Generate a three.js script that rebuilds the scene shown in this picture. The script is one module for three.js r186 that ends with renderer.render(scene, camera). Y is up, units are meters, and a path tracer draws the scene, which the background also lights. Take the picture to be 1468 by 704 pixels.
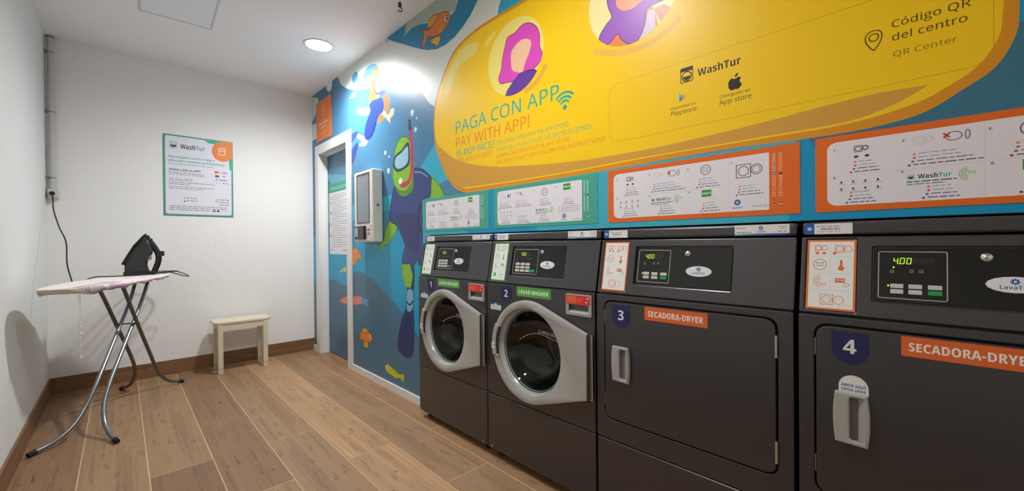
import * as THREE from 'three';
import { RoundedBoxGeometry } from 'three/addons/geometries/RoundedBoxGeometry.js';
import { mergeGeometries, toCreasedNormals } from 'three/addons/utils/BufferGeometryUtils.js';

// ------------------------------------------------------------------ camera, exposure, lamps
const scene = new THREE.Scene();
scene.background = new THREE.Color(0x000000);
const camera = new THREE.PerspectiveCamera(2 * Math.atan(352 / 589.2) * 180 / Math.PI, 1468 / 704, 0.02, 40);
{
  const yaw = 0.7615, pitch = -0.0051, roll = -0.0085;
  const f = new THREE.Vector3(Math.sin(yaw) * Math.cos(pitch), Math.sin(pitch), -Math.cos(yaw) * Math.cos(pitch));
  const r = new THREE.Vector3(Math.cos(yaw), 0, Math.sin(yaw)), u = new THREE.Vector3().crossVectors(r, f);
  const c = Math.cos(roll), s = Math.sin(roll);
  const X = r.clone().multiplyScalar(c).addScaledVector(u, s), Y = r.clone().multiplyScalar(-s).addScaledVector(u, c);
  camera.position.set(0, 1.2, 0);
  camera.quaternion.setFromRotationMatrix(new THREE.Matrix4().makeBasis(X, Y, f.clone().negate()));
  scene.add(camera);
}
const renderer = new THREE.WebGLRenderer({ antialias: true });
renderer.toneMapping = THREE.LinearToneMapping;
renderer.toneMappingExposure = 1.0;
renderer.shadowMap.enabled = true;
const LAMPS = [[1.24, -3.66, 12.6], [0.6, -1.3, 8], [0.6, 2.6, 8]];       // round LED downlights in the ceiling: place and output (the two nearer the entrance are dimmer)
const LAMP_CONE = 1.5, LAMP_COLOR = 0xf7f8fa;

// ------------------------------------------------------------------ measures of the room (metres)
const W = 1.606, L = 0.4265, D = 4.987, H = 2.899, BACK = 4.0;
const MX = 1.507, MZ = -2.5336, MW = 0.74;                      // machine fronts, first machine, pitch

// ------------------------------------------------------------------ helpers
let seed = 7;
const rnd = () => { seed = (Math.imul(seed, 1664525) + 1013904223) >>> 0; return seed / 4294967296; };
const rr = (a, b) => a + (b - a) * rnd();
const used = new Map();
const numbered = (n) => { const k = used.get(n) ?? 0; used.set(n, k + 1); return k ? n + '_' + String(k).padStart(3, '0') : n; };
const tag = (o, label, category, group) => { o.userData.label = label; o.userData.category = category; if (group) o.userData.group = group; return o; };
function thing(name, label, category, group) { const o = new THREE.Group(); o.name = numbered(name); tag(o, label, category, group); scene.add(o); return o; }
function struct(name) { const o = new THREE.Group(); o.name = name; o.userData.kind = 'structure'; scene.add(o); return o; }
function part(name, geo, mat, parent, label) {
  const m = new THREE.Mesh(geo, mat); m.name = name; m.castShadow = m.receiveShadow = true; parent.add(m);
  if (label) m.userData.label = label;
  return m;
}
const std = (color, roughness = 0.6, o = {}) => new THREE.MeshStandardMaterial({ color, roughness, ...o });
const phy = (color, roughness = 0.6, o = {}) => new THREE.MeshPhysicalMaterial({ color, roughness, ...o });
const box = (w, h, d, x = 0, y = 0, z = 0) => new THREE.BoxGeometry(w, h, d).translate(x, y, z);
const rbox = (w, h, d, x = 0, y = 0, z = 0, r = 0.006, s = 2) => new RoundedBoxGeometry(w, h, d, s, Math.min(r, w / 2.01, h / 2.01, d / 2.01)).translate(x, y, z);
const span = (x0, x1, y0, y1, z0, z1, r = 0) => r ? rbox(x1 - x0, y1 - y0, z1 - z0, (x0 + x1) / 2, (y0 + y1) / 2, (z0 + z1) / 2, r) : box(x1 - x0, y1 - y0, z1 - z0, (x0 + x1) / 2, (y0 + y1) / 2, (z0 + z1) / 2);
const merge = (list) => mergeGeometries(list.map((g) => { const n = g.index ? g.toNonIndexed() : g; for (const k of Object.keys(n.attributes)) if (!['position', 'normal', 'uv'].includes(k)) n.deleteAttribute(k); return n; }));
function rrect(x, y, w, h, r, P = THREE.Shape) {
  const s = new P();
  s.moveTo(x + r, y); s.lineTo(x + w - r, y); s.quadraticCurveTo(x + w, y, x + w, y + r); s.lineTo(x + w, y + h - r); s.quadraticCurveTo(x + w, y + h, x + w - r, y + h);
  s.lineTo(x + r, y + h); s.quadraticCurveTo(x, y + h, x, y + h - r); s.lineTo(x, y + r); s.quadraticCurveTo(x, y, x + r, y);
  return s;
}
const poly = (pts, P = THREE.Shape) => { const s = new P(); pts.forEach(([x, y], i) => i ? s.lineTo(x, y) : s.moveTo(x, y)); s.closePath(); return s; };
// extrusion whose front face lies at z = front, with depth d behind it
function ext(shape, d, front = 0, bevel = 0, curve = 8) {
  const g = new THREE.ExtrudeGeometry(shape, bevel ? { depth: d - 2 * bevel, bevelEnabled: true, bevelSize: bevel, bevelThickness: bevel, bevelOffset: -bevel, bevelSegments: 2, curveSegments: curve } : { depth: d, bevelEnabled: false, curveSegments: curve });
  return g.translate(0, 0, front - d + bevel);
}
function planar(g, x, y, w, h) {
  const p = g.attributes.position, uv = new Float32Array(p.count * 2);
  for (let i = 0; i < p.count; i++) { uv[2 * i] = (p.getX(i) - x) / w; uv[2 * i + 1] = (p.getY(i) - y) / h; }
  g.setAttribute('uv', new THREE.BufferAttribute(uv, 2)); return g;
}
const lathe = (pts, seg = 32) => new THREE.LatheGeometry(pts.map(([r, y]) => new THREE.Vector2(r, y)), seg);
const latheZ = (pts, seg = 48) => lathe(pts, seg).rotateX(Math.PI / 2);       // the profile's second value runs along +z
const tube = (pts, r, seg = 40, radial = 10) => new THREE.TubeGeometry(new THREE.CatmullRomCurve3(pts.map((p) => new THREE.Vector3(...p)), false, 'centripetal'), seg, r, radial);
const cyl = (r, h, seg = 20) => new THREE.CylinderGeometry(r, r, h, seg);
function canvas(w, h, draw, srgb = true) {
  const c = document.createElement('canvas'); c.width = w; c.height = h;
  draw(c.getContext('2d'), w, h);
  const t = new THREE.CanvasTexture(c); if (srgb) t.colorSpace = THREE.SRGBColorSpace; t.anisotropy = 8; return t;
}
// closed smooth outline through points
function blob(g, pts, fill, stroke, lw) {
  const n = pts.length; g.beginPath(); g.moveTo(...pts[0]);
  for (let i = 0; i < n; i++) {
    const a = pts[(i + n - 1) % n], b = pts[i], c = pts[(i + 1) % n], d = pts[(i + 2) % n];
    g.bezierCurveTo(b[0] + (c[0] - a[0]) / 6, b[1] + (c[1] - a[1]) / 6, c[0] - (d[0] - b[0]) / 6, c[1] - (d[1] - b[1]) / 6, c[0], c[1]);
  }
  g.closePath(); if (fill) { g.fillStyle = fill; g.fill(); } if (stroke) { g.strokeStyle = stroke; g.lineWidth = lw; g.lineJoin = 'round'; g.stroke(); }
}
function curve(g, pts, color, lw) {
  g.beginPath(); g.moveTo(...pts[0]); const n = pts.length;
  for (let i = 0; i < n - 1; i++) {
    const a = pts[Math.max(i - 1, 0)], b = pts[i], c = pts[i + 1], d = pts[Math.min(i + 2, n - 1)];
    g.bezierCurveTo(b[0] + (c[0] - a[0]) / 6, b[1] + (c[1] - a[1]) / 6, c[0] - (d[0] - b[0]) / 6, c[1] - (d[1] - b[1]) / 6, c[0], c[1]);
  }
  g.strokeStyle = color; g.lineWidth = lw; g.lineCap = 'round'; g.lineJoin = 'round'; g.stroke();
}
function area(g, pts, fill, stroke, lw) { g.beginPath(); pts.forEach((p, i) => i ? g.lineTo(...p) : g.moveTo(...p)); g.closePath(); if (fill) { g.fillStyle = fill; g.fill(); } if (stroke) { g.strokeStyle = stroke; g.lineWidth = lw; g.stroke(); } }
function oval(g, x, y, rx, ry, fill, stroke, lw) { g.beginPath(); g.ellipse(x, y, rx, ry, 0, 0, 7); if (fill) { g.fillStyle = fill; g.fill(); } if (stroke) { g.strokeStyle = stroke; g.lineWidth = lw; g.stroke(); } }
// text on a canvas: baseline x, y; height of capitals cap; optional width to fill
function text(g, str, x, y, cap, color, { w, font = 'sans-serif', weight = '', align = 'left', flip = false, turn = 0 } = {}) {
  g.save(); g.translate(x, y); if (flip) g.scale(1, -1); if (turn) g.rotate(turn);
  g.font = `${weight} 100px ${font}`; g.textBaseline = 'alphabetic'; g.fillStyle = color;
  const k = cap / 72, m = g.measureText(str).width; g.scale(w ? w / m : k, k);
  g.fillText(str, align === 'center' ? -m / 2 : align === 'right' ? -m : 0, 0); g.restore();
}
// a line of print too fine to read: word-like dashes
function fine(g, x, y, w, h, color) {
  g.fillStyle = color; let at = x;
  while (at < x + w) { const n = h * rr(1.5, 5); g.fillRect(at, y, Math.min(n, x + w - at), h * 0.62); at += n + h * 0.7; }
}

// ------------------------------------------------------------------ textures
function woodTex(i, dark) {
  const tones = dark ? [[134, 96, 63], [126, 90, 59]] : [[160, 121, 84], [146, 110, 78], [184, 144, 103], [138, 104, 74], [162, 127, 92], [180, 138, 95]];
  const base = tones[i % tones.length], shade = (k, a) => `rgba(${base.map((v) => Math.min(255, v * k) | 0)},${a})`;
  return canvas(288, 1200, (g, w, h) => {
    seed = 991 + i * 77 + (dark ? 5000 : 0);
    g.fillStyle = `rgb(${base})`; g.fillRect(0, 0, w, h);
    for (let n = 0; n < 26; n++) {                          // long bands of lighter and darker wood
      const x = rr(-20, w), ww = rr(12, 60), y = rr(-300, h), len = rr(300, 1100), k = rr(0.68, 1.22);
      const q = g.createLinearGradient(x, 0, x + ww, 0); q.addColorStop(0, shade(k, 0)); q.addColorStop(0.5, shade(k, 0.4)); q.addColorStop(1, shade(k, 0));
      g.fillStyle = q; g.beginPath(); g.moveTo(x, y + ww); g.lineTo(x + ww / 2, y); g.lineTo(x + ww, y + ww * 2); g.lineTo(x + ww + 6, y + len); g.lineTo(x + ww / 2, y + len + ww * 2); g.lineTo(x + 4, y + len - ww); g.fill();
    }
    for (let n = 0; n < 520; n++) {                         // grain
      const x = rr(-10, w + 10), y = rr(-200, h), len = rr(60, 600), k = rnd() < 0.6 ? rr(0.62, 0.9) : rr(1.05, 1.22);
      g.strokeStyle = shade(k, rr(0.08, 0.34)); g.lineWidth = rr(0.5, 2.6); g.beginPath(); g.moveTo(x, y);
      g.bezierCurveTo(x + rr(-7, 7), y + len * 0.3, x + rr(-7, 7), y + len * 0.7, x + rr(-5, 5), y + len); g.stroke();
    }
    for (let n = 0; n < 9; n++) {                           // grey weathered smudges with frayed ends
      const x = rr(12, w - 12), y = rr(20, h - 120), len = rr(40, 170), wd = rr(5, 20), tilt = rr(-0.12, 0.12);
      for (let k = 0; k < 46; k++) { const u = rr(-1, 1), v = rr(0, 1), xx = x + u * wd * (1 - Math.abs(v - 0.5)) + tilt * v * len, yy = y + v * len; g.strokeStyle = `rgba(56,49,44,${rr(0.06, 0.3) * (1 - u * u * 0.7)})`; g.lineWidth = rr(1, 3.5); g.beginPath(); g.moveTo(xx, yy); g.lineTo(xx + rr(-2, 2) + tilt * 20, yy + rr(10, 46)); g.stroke(); }
    }
    for (let n = 0; n < 2; n++) {                           // knots
      const x = rr(40, w - 40), y = rr(80, h - 80);
      for (let k = 6; k > 0; k--) oval(g, x + rr(-2, 2), y + rr(-3, 3), k * rr(1.2, 2.2), k * rr(2.5, 4.5), `rgba(58,44,34,${0.07 + 0.03 * (6 - k)})`);
    }
    for (let n = 0; n < 1500; n++) { g.fillStyle = rnd() < 0.5 ? 'rgba(60,45,35,0.14)' : 'rgba(228,205,176,0.13)'; g.fillRect(rr(0, w), rr(0, h), rr(0.8, 2), rr(2, 12)); }
  });
}
const noiseTex = (n, amp, rep, s0) => {
  seed = s0; const d = new Uint8Array(n * n * 4), lo = [];
  for (let i = 0; i < 33 * 33; i++) lo.push(rnd());
  for (let y = 0; y < n; y++) for (let x = 0; x < n; x++) {
    const fx = x / n * 32, fy = y / n * 32, ix = fx | 0, iy = fy | 0, tx = fx - ix, ty = fy - iy, q = (a, b) => lo[(b % 32) * 33 + (a % 32)];
    const v = (q(ix, iy) * (1 - tx) + q(ix + 1, iy) * tx) * (1 - ty) + (q(ix, iy + 1) * (1 - tx) + q(ix + 1, iy + 1) * tx) * ty;
    const k = 128 + amp * ((v - 0.5) * 1.2 + (rnd() - 0.5) * 0.8); d.set([k, k, k, 255], (y * n + x) * 4);
  }
  const t = new THREE.DataTexture(d, n, n); t.wrapS = t.wrapT = THREE.RepeatWrapping; t.magFilter = THREE.LinearFilter; t.repeat.set(rep, rep); t.needsUpdate = true; return t;
};
const plasterBump = noiseTex(256, 200, 1.6, 11), paintBump = noiseTex(256, 200, 6, 12);

const MAT = {
  plaster: std(0xf3f1ed, 0.85, { bumpMap: plasterBump, bumpScale: 0.0012 }),
  ceiling: std(0xf6f4f1, 0.9),
  whiteTrim: std(0xe8e7e4, 0.45),
  graphite: phy(0x444346, 0.36, { metalness: 0.65, bumpMap: paintBump, bumpScale: 0.0001, clearcoat: 0.7, clearcoatRoughness: 0.26 }),
  black: std(0x0b0b0c, 0.5),
  gloss: phy(0x0c0c0d, 0.18),
  greyPlastic: phy(0xa9a7a3, 0.38),
  greyDark: std(0x6d6d6a, 0.5),
  chrome: std(0xc9c6c0, 0.25, { metalness: 0.9 }),
  steel: std(0x9a9a9a, 0.32, { metalness: 0.85 }),
  rubber: std(0x17171a, 0.7),
  button: phy(0xc9c7c2, 0.35),
  green: phy(0x0f9a48, 0.4),
  led: std(0x223300, 0.4, { emissive: 0xb6ff2a, emissiveIntensity: 2.2 }),
};
const printed = (tex, rough = 0.45, o = {}) => phy(0xffffff, rough, { map: tex, ...o });
// thin printed plate or sticker in the local x, y plane
function decal(name, tex, x, y, w, h, z, parent, { r = 0, t = 0.0012, rough = 0.4, label, shape, mat } = {}) {
  const g = planar(ext(shape ?? (r ? rrect(x, y, w, h, r) : poly([[x, y], [x + w, y], [x + w, y + h], [x, y + h]])), t, z + t), x, y, w, h);
  return part(name, g, mat ?? printed(tex, rough), parent, label);
}

// ------------------------------------------------------------------ floor of wood-look planks
{
  const floor = struct('floor');
  part('grout_bed', span(-L - 0.1, 2.5, -0.12, -0.0008, -D - 0.1, BACK + 0.1), std(0xd9ba92, 0.85), floor);
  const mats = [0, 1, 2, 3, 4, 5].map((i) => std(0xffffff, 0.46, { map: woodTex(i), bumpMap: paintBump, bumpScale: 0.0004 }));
  const cache = new Map(), g0 = 0.0019;
  const plank = (w, l, flip) => {
    const key = w.toFixed(3) + l.toFixed(3) + flip;
    if (!cache.has(key)) {
      const g = ext(rrect(-w / 2, -l / 2, w, l, 0.0008), 0.008, 0, 0.0006, 1); planar(g, -w / 2, -l / 2, w, 1.11);
      const uv = g.attributes.uv; if (flip & 1) for (let i = 0; i < uv.count; i++) uv.setX(i, 1 - uv.getX(i)); if (flip & 2) for (let i = 0; i < uv.count; i++) uv.setY(i, 1 - uv.getY(i));
      cache.set(key, g.rotateX(-Math.PI / 2));
    }
    return cache.get(key);
  };
  let n = 0;
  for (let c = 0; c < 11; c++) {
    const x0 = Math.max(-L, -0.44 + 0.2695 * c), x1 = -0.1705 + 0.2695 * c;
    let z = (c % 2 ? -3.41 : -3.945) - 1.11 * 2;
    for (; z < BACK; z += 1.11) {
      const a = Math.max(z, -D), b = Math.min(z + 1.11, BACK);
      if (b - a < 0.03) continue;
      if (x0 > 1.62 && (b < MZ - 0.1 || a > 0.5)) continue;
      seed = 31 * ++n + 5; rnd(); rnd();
      const p = part('plank', plank(x1 - x0 - 2 * g0, b - a - 2 * g0, n * 7 % 4), mats[(c < 3 ? [1, 0, 3, 4] : c < 5 ? [0, 4, 1, 5] : [2, 5, 0, 4])[(n * 3 + (rnd() * 4 | 0)) % 4]], floor);  // darker left, lighter right: plank variation plus floor light and shade painted into colour
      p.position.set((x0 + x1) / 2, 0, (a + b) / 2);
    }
  }
}
// ------------------------------------------------------------------ walls, ceiling, baseboards
{
  const uvm = (g, k = 1) => { const uv = g.attributes.uv; for (let i = 0; i < uv.count; i++) uv.setXY(i, uv.getX(i) * k * 2, uv.getY(i) * k * 1.5); return g; };
  const wl = part('wall_left', uvm(span(-L - 0.15, -L, 0, H, -D - 0.15, BACK)), std(0xe4e6e2, 0.8, { bumpMap: plasterBump, bumpScale: 0.0012 }), scene); wl.userData.kind = 'structure';
  const wb = part('wall_back', uvm(span(-L, 2.5, 0, H, -D - 0.15, -D)), MAT.plaster, scene); wb.userData.kind = 'structure';
  const wf = part('wall_front', uvm(span(-L - 0.15, 2.5, 0, H, BACK, BACK + 0.15)), MAT.plaster, scene); wf.userData.kind = 'structure';
  const ce = struct('ceiling');
  const cs = poly([[-L - 0.15, -BACK - 0.15], [2.5, -BACK - 0.15], [2.5, D + 0.15], [-L - 0.15, D + 0.15]]);
  for (const [x, z] of LAMPS) { const p = new THREE.Path(); p.absarc(x, -z, 0.108, 0, Math.PI * 2, true); cs.holes.push(p); }
  part('ceiling_slab', ext(cs, 0.14, 0.14).rotateX(-Math.PI / 2).translate(0, H, 0), MAT.ceiling, ce);
  part('roof_slab', span(-L - 0.15, 2.5, H + 0.14, H + 0.2, -D - 0.15, BACK + 0.15), MAT.ceiling, ce);
  const tile = [0, 1].map((i) => std(0xffffff, 0.5, { map: woodTex(i, true) }));
  const bb = struct('baseboard_back'), bl = struct('baseboard_left');
  const grain = (g) => { const uv = g.attributes.uv; for (let i = 0; i < uv.count; i++) uv.setXY(i, uv.getY(i) * 0.5, uv.getX(i)); return g; };
  for (let k = 0, x = -L; x < W - 0.01; k++, x += 1.1) { const e = Math.min(x + 1.1, W - 0.003); part('tile', grain(span(x + 0.0008, e - 0.0008, 0.003, 0.138, -D, -D + 0.011, 0.0015)), tile[k % 2], bb); }
  part('grout', span(-L, W - 0.003, 0, 0.003, -D, -D + 0.01), std(0xc9ae8c, 0.85), bb);
  for (let k = 0, z = -D + 0.011; z < BACK; k++, z += 1.1) { const e = Math.min(z + 1.1, BACK); part('tile', grain(rbox(e - z - 0.0016, 0.135, 0.011, 0, 0, 0, 0.0015)).rotateY(Math.PI / 2).translate(-L + 0.0055, 0.0705, (z + e) / 2), tile[(k + 1) % 2], bl); }
  part('grout', span(-L, -L + 0.01, 0, 0.003, -D, BACK), std(0xc9ae8c, 0.85), bl);
}
// ------------------------------------------------------------------ mural print (x = place along the wall in metres, y = height)
const C = { pale: '#dde5e1', water: '#4a84a9', deep: '#35739b', cyan: '#12a0cc', cyan2: '#38b4cf', slate: '#4b7691', slate2: '#46708a', blue: '#0a86b4', yellow: '#fdcf12', amber: '#d7a03f', rim: '#e09420', rimR: '#c98417', navy: '#3d4c86', navy2: '#2e3560', skin: '#f8d3b0', orange: '#ee8a3a', green: '#86bf33', teal: '#25a89a' };
function paintMural(g) {
  g.fillStyle = C.water; g.fillRect(-5.2, 0, 8, 3);
  area(g, [[-5.1, 2.75], [-4.75, 2.95], [-4.2, 2.95], [-4.6, 2.3], [-4.45, 0], [-5.1, 0]], C.deep);
  area(g, [[-4.8, 2.0], [-4.3, 1.55], [-3.9, 1.7], [-4.1, 1.9]], '#5aa9c4');
  area(g, [[-5.1, 1.3], [-3.6, 1.24], [-3.1, 1.32], [-2.5, 1.28], [-2.3, 0], [-5.1, 0]], C.cyan);
  area(g, [[-4.9, 1.75], [-4.15, 1.85], [-4.2, 1.5], [-4.9, 1.42]], '#4ea6ba');
  area(g, [[-3.9, 1.58], [-3.02, 1.605], [-3.02, 1.49], [-3.9, 1.43]], C.cyan2);
  area(g, [[-3.9, 1.43], [-3.02, 1.49], [-3.0, 1.33], [-3.3, 1.25], [-3.9, 1.22]], '#4a8fb4');
  area(g, [[-2.461, 1.906], [-2.653, 1.764], [-2.426, 1.608], [-2.2, 1.66], [-2.3, 1.95]], C.cyan2);
  area(g, [[-2.66, 1.76], [-2.2, 1.45], [-2.2, 1.62], [-2.426, 1.612], [-2.6, 1.73]], '#4b86ad');
  area(g, [[-2.426, 1.608], [-2.28, 1.64], [-2.1, 1.5], [-2.5, 1.5]], '#4b86ad');
  blob(g, [[-5.2, 0.74], [-4.9, 0.78], [-4.6, 0.82], [-4.4, 0.78], [-4.1, 0.8], [-3.86, 0.94], [-3.67, 0.938], [-3.445, 0.885], [-3.299, 0.821], [-3.053, 0.716], [-2.897, 0.63], [-2.767, 0.547], [-2.6, 0.42], [-2.4, 0.1], [-2.4, -0.3], [-5.2, -0.3]], C.slate);
  blob(g, [[-4.75, 0.3], [-4.5, 0.5], [-4.2, 0.42], [-4.05, 0.2], [-4.1, -0.2], [-4.8, -0.2]], C.slate2);
  // pale foam and its drops
  area(g, [[-4.232, 2.92], [-4.131, 2.791], [-3.957, 2.701], [-3.774, 2.64], [-3.603, 2.6], [-3.489, 2.585], [-3.38, 2.58], [-3.262, 2.561], [-3.163, 2.52], [-3.096, 2.462], [-3.017, 2.428], [-2.952, 2.431], [-2.914, 2.449], [-2.8, 2.385], [-2.648, 2.325], [-2.584, 2.265], [-2.53, 2.206], [-2.4, 2.13], [-1.5, 2.5], [-1.2, 2.95]], C.pale);
  blob(g, [[-4.53, 2.885], [-4.5, 2.94], [-4.37, 2.94], [-4.37, 2.856], [-4.407, 2.814], [-4.461, 2.815], [-4.515, 2.85]], C.pale);
  blob(g, [[-5.05, 2.877], [-4.862, 2.857], [-4.777, 2.81], [-4.83, 2.721], [-4.922, 2.636], [-5.05, 2.63]], '#c7dbd8');
  blob(g, [[-5.05, 2.55], [-4.871, 2.571], [-4.837, 2.51], [-4.84, 2.404], [-5.05, 2.41]], '#c7dbd8');
  oval(g, -3.796, 2.767, 0.066, 0.05, '#4b9ecb');
  blob(g, [[-3.617, 2.7], [-3.582, 2.76], [-3.485, 2.779], [-3.376, 2.758], [-3.347, 2.728], [-3.424, 2.698], [-3.472, 2.643], [-3.552, 2.635]], '#6db4d8');
  oval(g, -3.53, 2.68, 0.018, 0.02, C.pale);
  blob(g, [[-3.929, 2.602], [-3.902, 2.617], [-3.846, 2.633], [-3.782, 2.623], [-3.789, 2.595], [-3.847, 2.591]], '#d9dc6a');
  area(g, [[-2.826, 2.93], [-2.876, 2.809], [-2.762, 2.827], [-2.2, 2.73], [-2.15, 2.93]], '#a9b8b0');
  // blue ribbon with the large orange fish
  g.save(); g.beginPath(); g.rect(-5.2, 0, 8, 3); g.clip();
  area(g, [[-3.155, 2.895], [-3.1, 2.94], [-2.82, 2.94], [-2.876, 2.809], [-2.762, 2.829], [-2.649, 2.812], [-2.542, 2.782], [-2.421, 2.745], [-2.288, 2.719], [-2.206, 2.73], [-2.175, 2.787], [-2.12, 2.93], [-1.75, 2.93], [-1.85, 2.8], [-1.971, 2.699], [-2.039, 2.639], [-2.122, 2.594], [-2.218, 2.561], [-2.318, 2.548], [-2.424, 2.554], [-2.535, 2.586], [-2.63, 2.626], [-2.765, 2.691], [-2.933, 2.777], [-3.061, 2.839]], C.blue);
  area(g, [[-1.6, 2.8], [-1.72, 2.66], [-1.779, 2.581], [-1.799, 2.5], [-1.3, 2.5], [-0.6, 2.95], [-1.4, 2.95]], '#2ea7c9');
  g.restore();
  const ol = '#7a3d1c';
  blob(g, [[-2.537, 2.749], [-2.531, 2.784], [-2.49, 2.803], [-2.43, 2.798], [-2.4, 2.784], [-2.435, 2.762], [-2.481, 2.741], [-2.512, 2.736]], '#e0a03a', ol, 0.006);
  blob(g, [[-2.493, 2.64], [-2.452, 2.647], [-2.393, 2.634], [-2.384, 2.606], [-2.409, 2.576], [-2.443, 2.582], [-2.448, 2.596], [-2.483, 2.611], [-2.503, 2.632]], '#eab048', ol, 0.006);
  blob(g, [[-2.633, 2.772], [-2.585, 2.749], [-2.548, 2.731], [-2.491, 2.734], [-2.435, 2.762], [-2.391, 2.782], [-2.333, 2.776], [-2.283, 2.748], [-2.265, 2.713], [-2.284, 2.68], [-2.326, 2.66], [-2.359, 2.645], [-2.403, 2.645], [-2.462, 2.656], [-2.523, 2.676], [-2.544, 2.681], [-2.565, 2.655], [-2.598, 2.632], [-2.625, 2.627], [-2.608, 2.664], [-2.591, 2.71], [-2.601, 2.742]], '#e07f3c', ol, 0.006);
  blob(g, [[-2.358, 2.688], [-2.383, 2.687], [-2.402, 2.667], [-2.383, 2.652], [-2.354, 2.665]], '#d9992e');
  oval(g, -2.311, 2.719, 0.02, 0.02, '#fff', '#222', 0.004); oval(g, -2.306, 2.719, 0.01, 0.013, '#222');
  // a swimmer with snorkel, plain figure
  blob(g, [[-3.493, 2.425], [-3.457, 2.611], [-3.408, 2.693], [-3.371, 2.725], [-3.317, 2.716], [-3.295, 2.658], [-3.319, 2.618], [-3.386, 2.611], [-3.397, 2.525], [-3.368, 2.449]], C.orange);
  blob(g, [[-3.235, 2.461], [-3.151, 2.432], [-3.119, 2.372], [-3.14, 2.312], [-3.211, 2.263], [-3.298, 2.232], [-3.342, 2.246], [-3.326, 2.29], [-3.223, 2.372]], '#d97c40');
  blob(g, [[-3.379, 2.616], [-3.319, 2.625], [-3.232, 2.586], [-3.199, 2.537], [-3.24, 2.502], [-3.307, 2.494], [-3.317, 2.443], [-3.359, 2.449], [-3.352, 2.499], [-3.387, 2.55]], C.skin);
  curve(g, [[-3.385, 2.624], [-3.399, 2.567], [-3.376, 2.512], [-3.307, 2.484], [-3.234, 2.491], [-3.2, 2.513]], '#d8484c', 0.02);
  blob(g, [[-3.328, 2.493], [-3.249, 2.498], [-3.192, 2.469], [-3.212, 2.448], [-3.278, 2.463]], '#3f62c0');
  for (const p of [[[-3.5, 2.413], [-3.64, 2.436], [-3.725, 2.468], [-3.751, 2.438], [-3.727, 2.403], [-3.642, 2.376], [-3.504, 2.355]], [[-3.232, 2.328], [-3.154, 2.27], [-3.099, 2.302], [-3.046, 2.292], [-3.06, 2.248], [-3.114, 2.228], [-3.115, 2.192], [-3.183, 2.244], [-3.267, 2.303]], [[-3.756, 2.226], [-3.663, 2.2], [-3.554, 2.143], [-3.555, 2.101], [-3.632, 2.093], [-3.734, 2.119], [-3.664, 2.143], [-3.757, 2.196]]]) blob(g, p, '#e9bd98');
  blob(g, [[-3.368, 2.452], [-3.264, 2.436], [-3.223, 2.372], [-3.244, 2.311], [-3.291, 2.308], [-3.357, 2.256], [-3.405, 2.184], [-3.468, 2.141], [-3.564, 2.138], [-3.603, 2.188], [-3.577, 2.276], [-3.511, 2.346], [-3.478, 2.387], [-3.499, 2.434], [-3.445, 2.458]], '#2c4798');
  blob(g, [[-3.357, 2.256], [-3.405, 2.184], [-3.468, 2.141], [-3.53, 2.136], [-3.45, 2.19], [-3.4, 2.25]], '#2a3c7c');
  area(g, [[-3.893, 2.26], [-3.731, 2.25], [-3.778, 2.215], [-3.895, 2.163]], '#2f4a94'); area(g, [[-3.734, 2.126], [-3.808, 2.013], [-3.9, 1.94], [-3.91, 2.102], [-3.768, 2.154]], '#2f4a94');
  // bubbles
  for (const [x, y, r] of [[-2.765, 2.193, 0.026], [-2.702, 2.139, 0.01], [-2.721, 2.058, 0.02], [-3.206, 1.965, 0.02], [-3.14, 1.922, 0.012], [-3.153, 1.808, 0.024]]) { oval(g, x, y, r, r, '#b9dcea'); oval(g, x - r * 0.3, y + r * 0.35, r * 0.3, r * 0.3, '#ffffff'); }
  // a diver in a navy suit, plain figure with hood, mask and snorkel
  const dl = '#24304a';
  blob(g, [[-3.14, 1.394], [-3.023, 1.358], [-3.047, 1.294], [-3.143, 1.223], [-3.205, 1.2], [-3.255, 1.194], [-3.294, 1.141], [-3.328, 1.141], [-3.306, 1.194], [-3.371, 1.204], [-3.267, 1.224], [-3.233, 1.264], [-3.202, 1.333]], C.green, '#4f7a24', 0.007);
  blob(g, [[-2.516, 1.668], [-2.435, 1.631], [-2.387, 1.582], [-2.35, 1.51], [-2.487, 1.5], [-2.528, 1.545]], C.green, '#4f7a24', 0.007);
  blob(g, [[-2.806, 1.028], [-2.758, 1.01], [-2.761, 0.878], [-2.784, 0.827], [-2.809, 0.858], [-2.785, 0.943]], dl);
  blob(g, [[-2.933, 1.062], [-2.843, 1.06], [-2.802, 1.013], [-2.783, 0.951], [-2.826, 0.857], [-2.885, 0.869], [-2.941, 0.968]], C.green, '#4f7a24', 0.006);
  blob(g, [[-2.865, 0.862], [-2.888, 0.716], [-2.931, 0.643], [-2.996, 0.513], [-3.024, 0.378], [-2.971, 0.335], [-2.886, 0.318], [-2.803, 0.35], [-2.775, 0.43], [-2.766, 0.58], [-2.773, 0.712], [-2.768, 0.844], [-2.826, 0.857]], '#2c3a72', dl, 0.006);
  for (const x of [-2.95, -2.89, -2.83]) curve(g, [[x, 0.36], [x + 0.03, 0.5], [x * 0.3 - 2.835 * 0.7, 0.66]], '#222c58', 0.012);
  blob(g, [[-2.859, 0.851], [-2.78, 0.847], [-2.779, 0.727], [-2.829, 0.68], [-2.875, 0.692], [-2.88, 0.785]], '#79b6d6', dl, 0.006);
  curve(g, [[-2.876, 0.755], [-2.83, 0.735], [-2.782, 0.765]], dl, 0.014);
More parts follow.
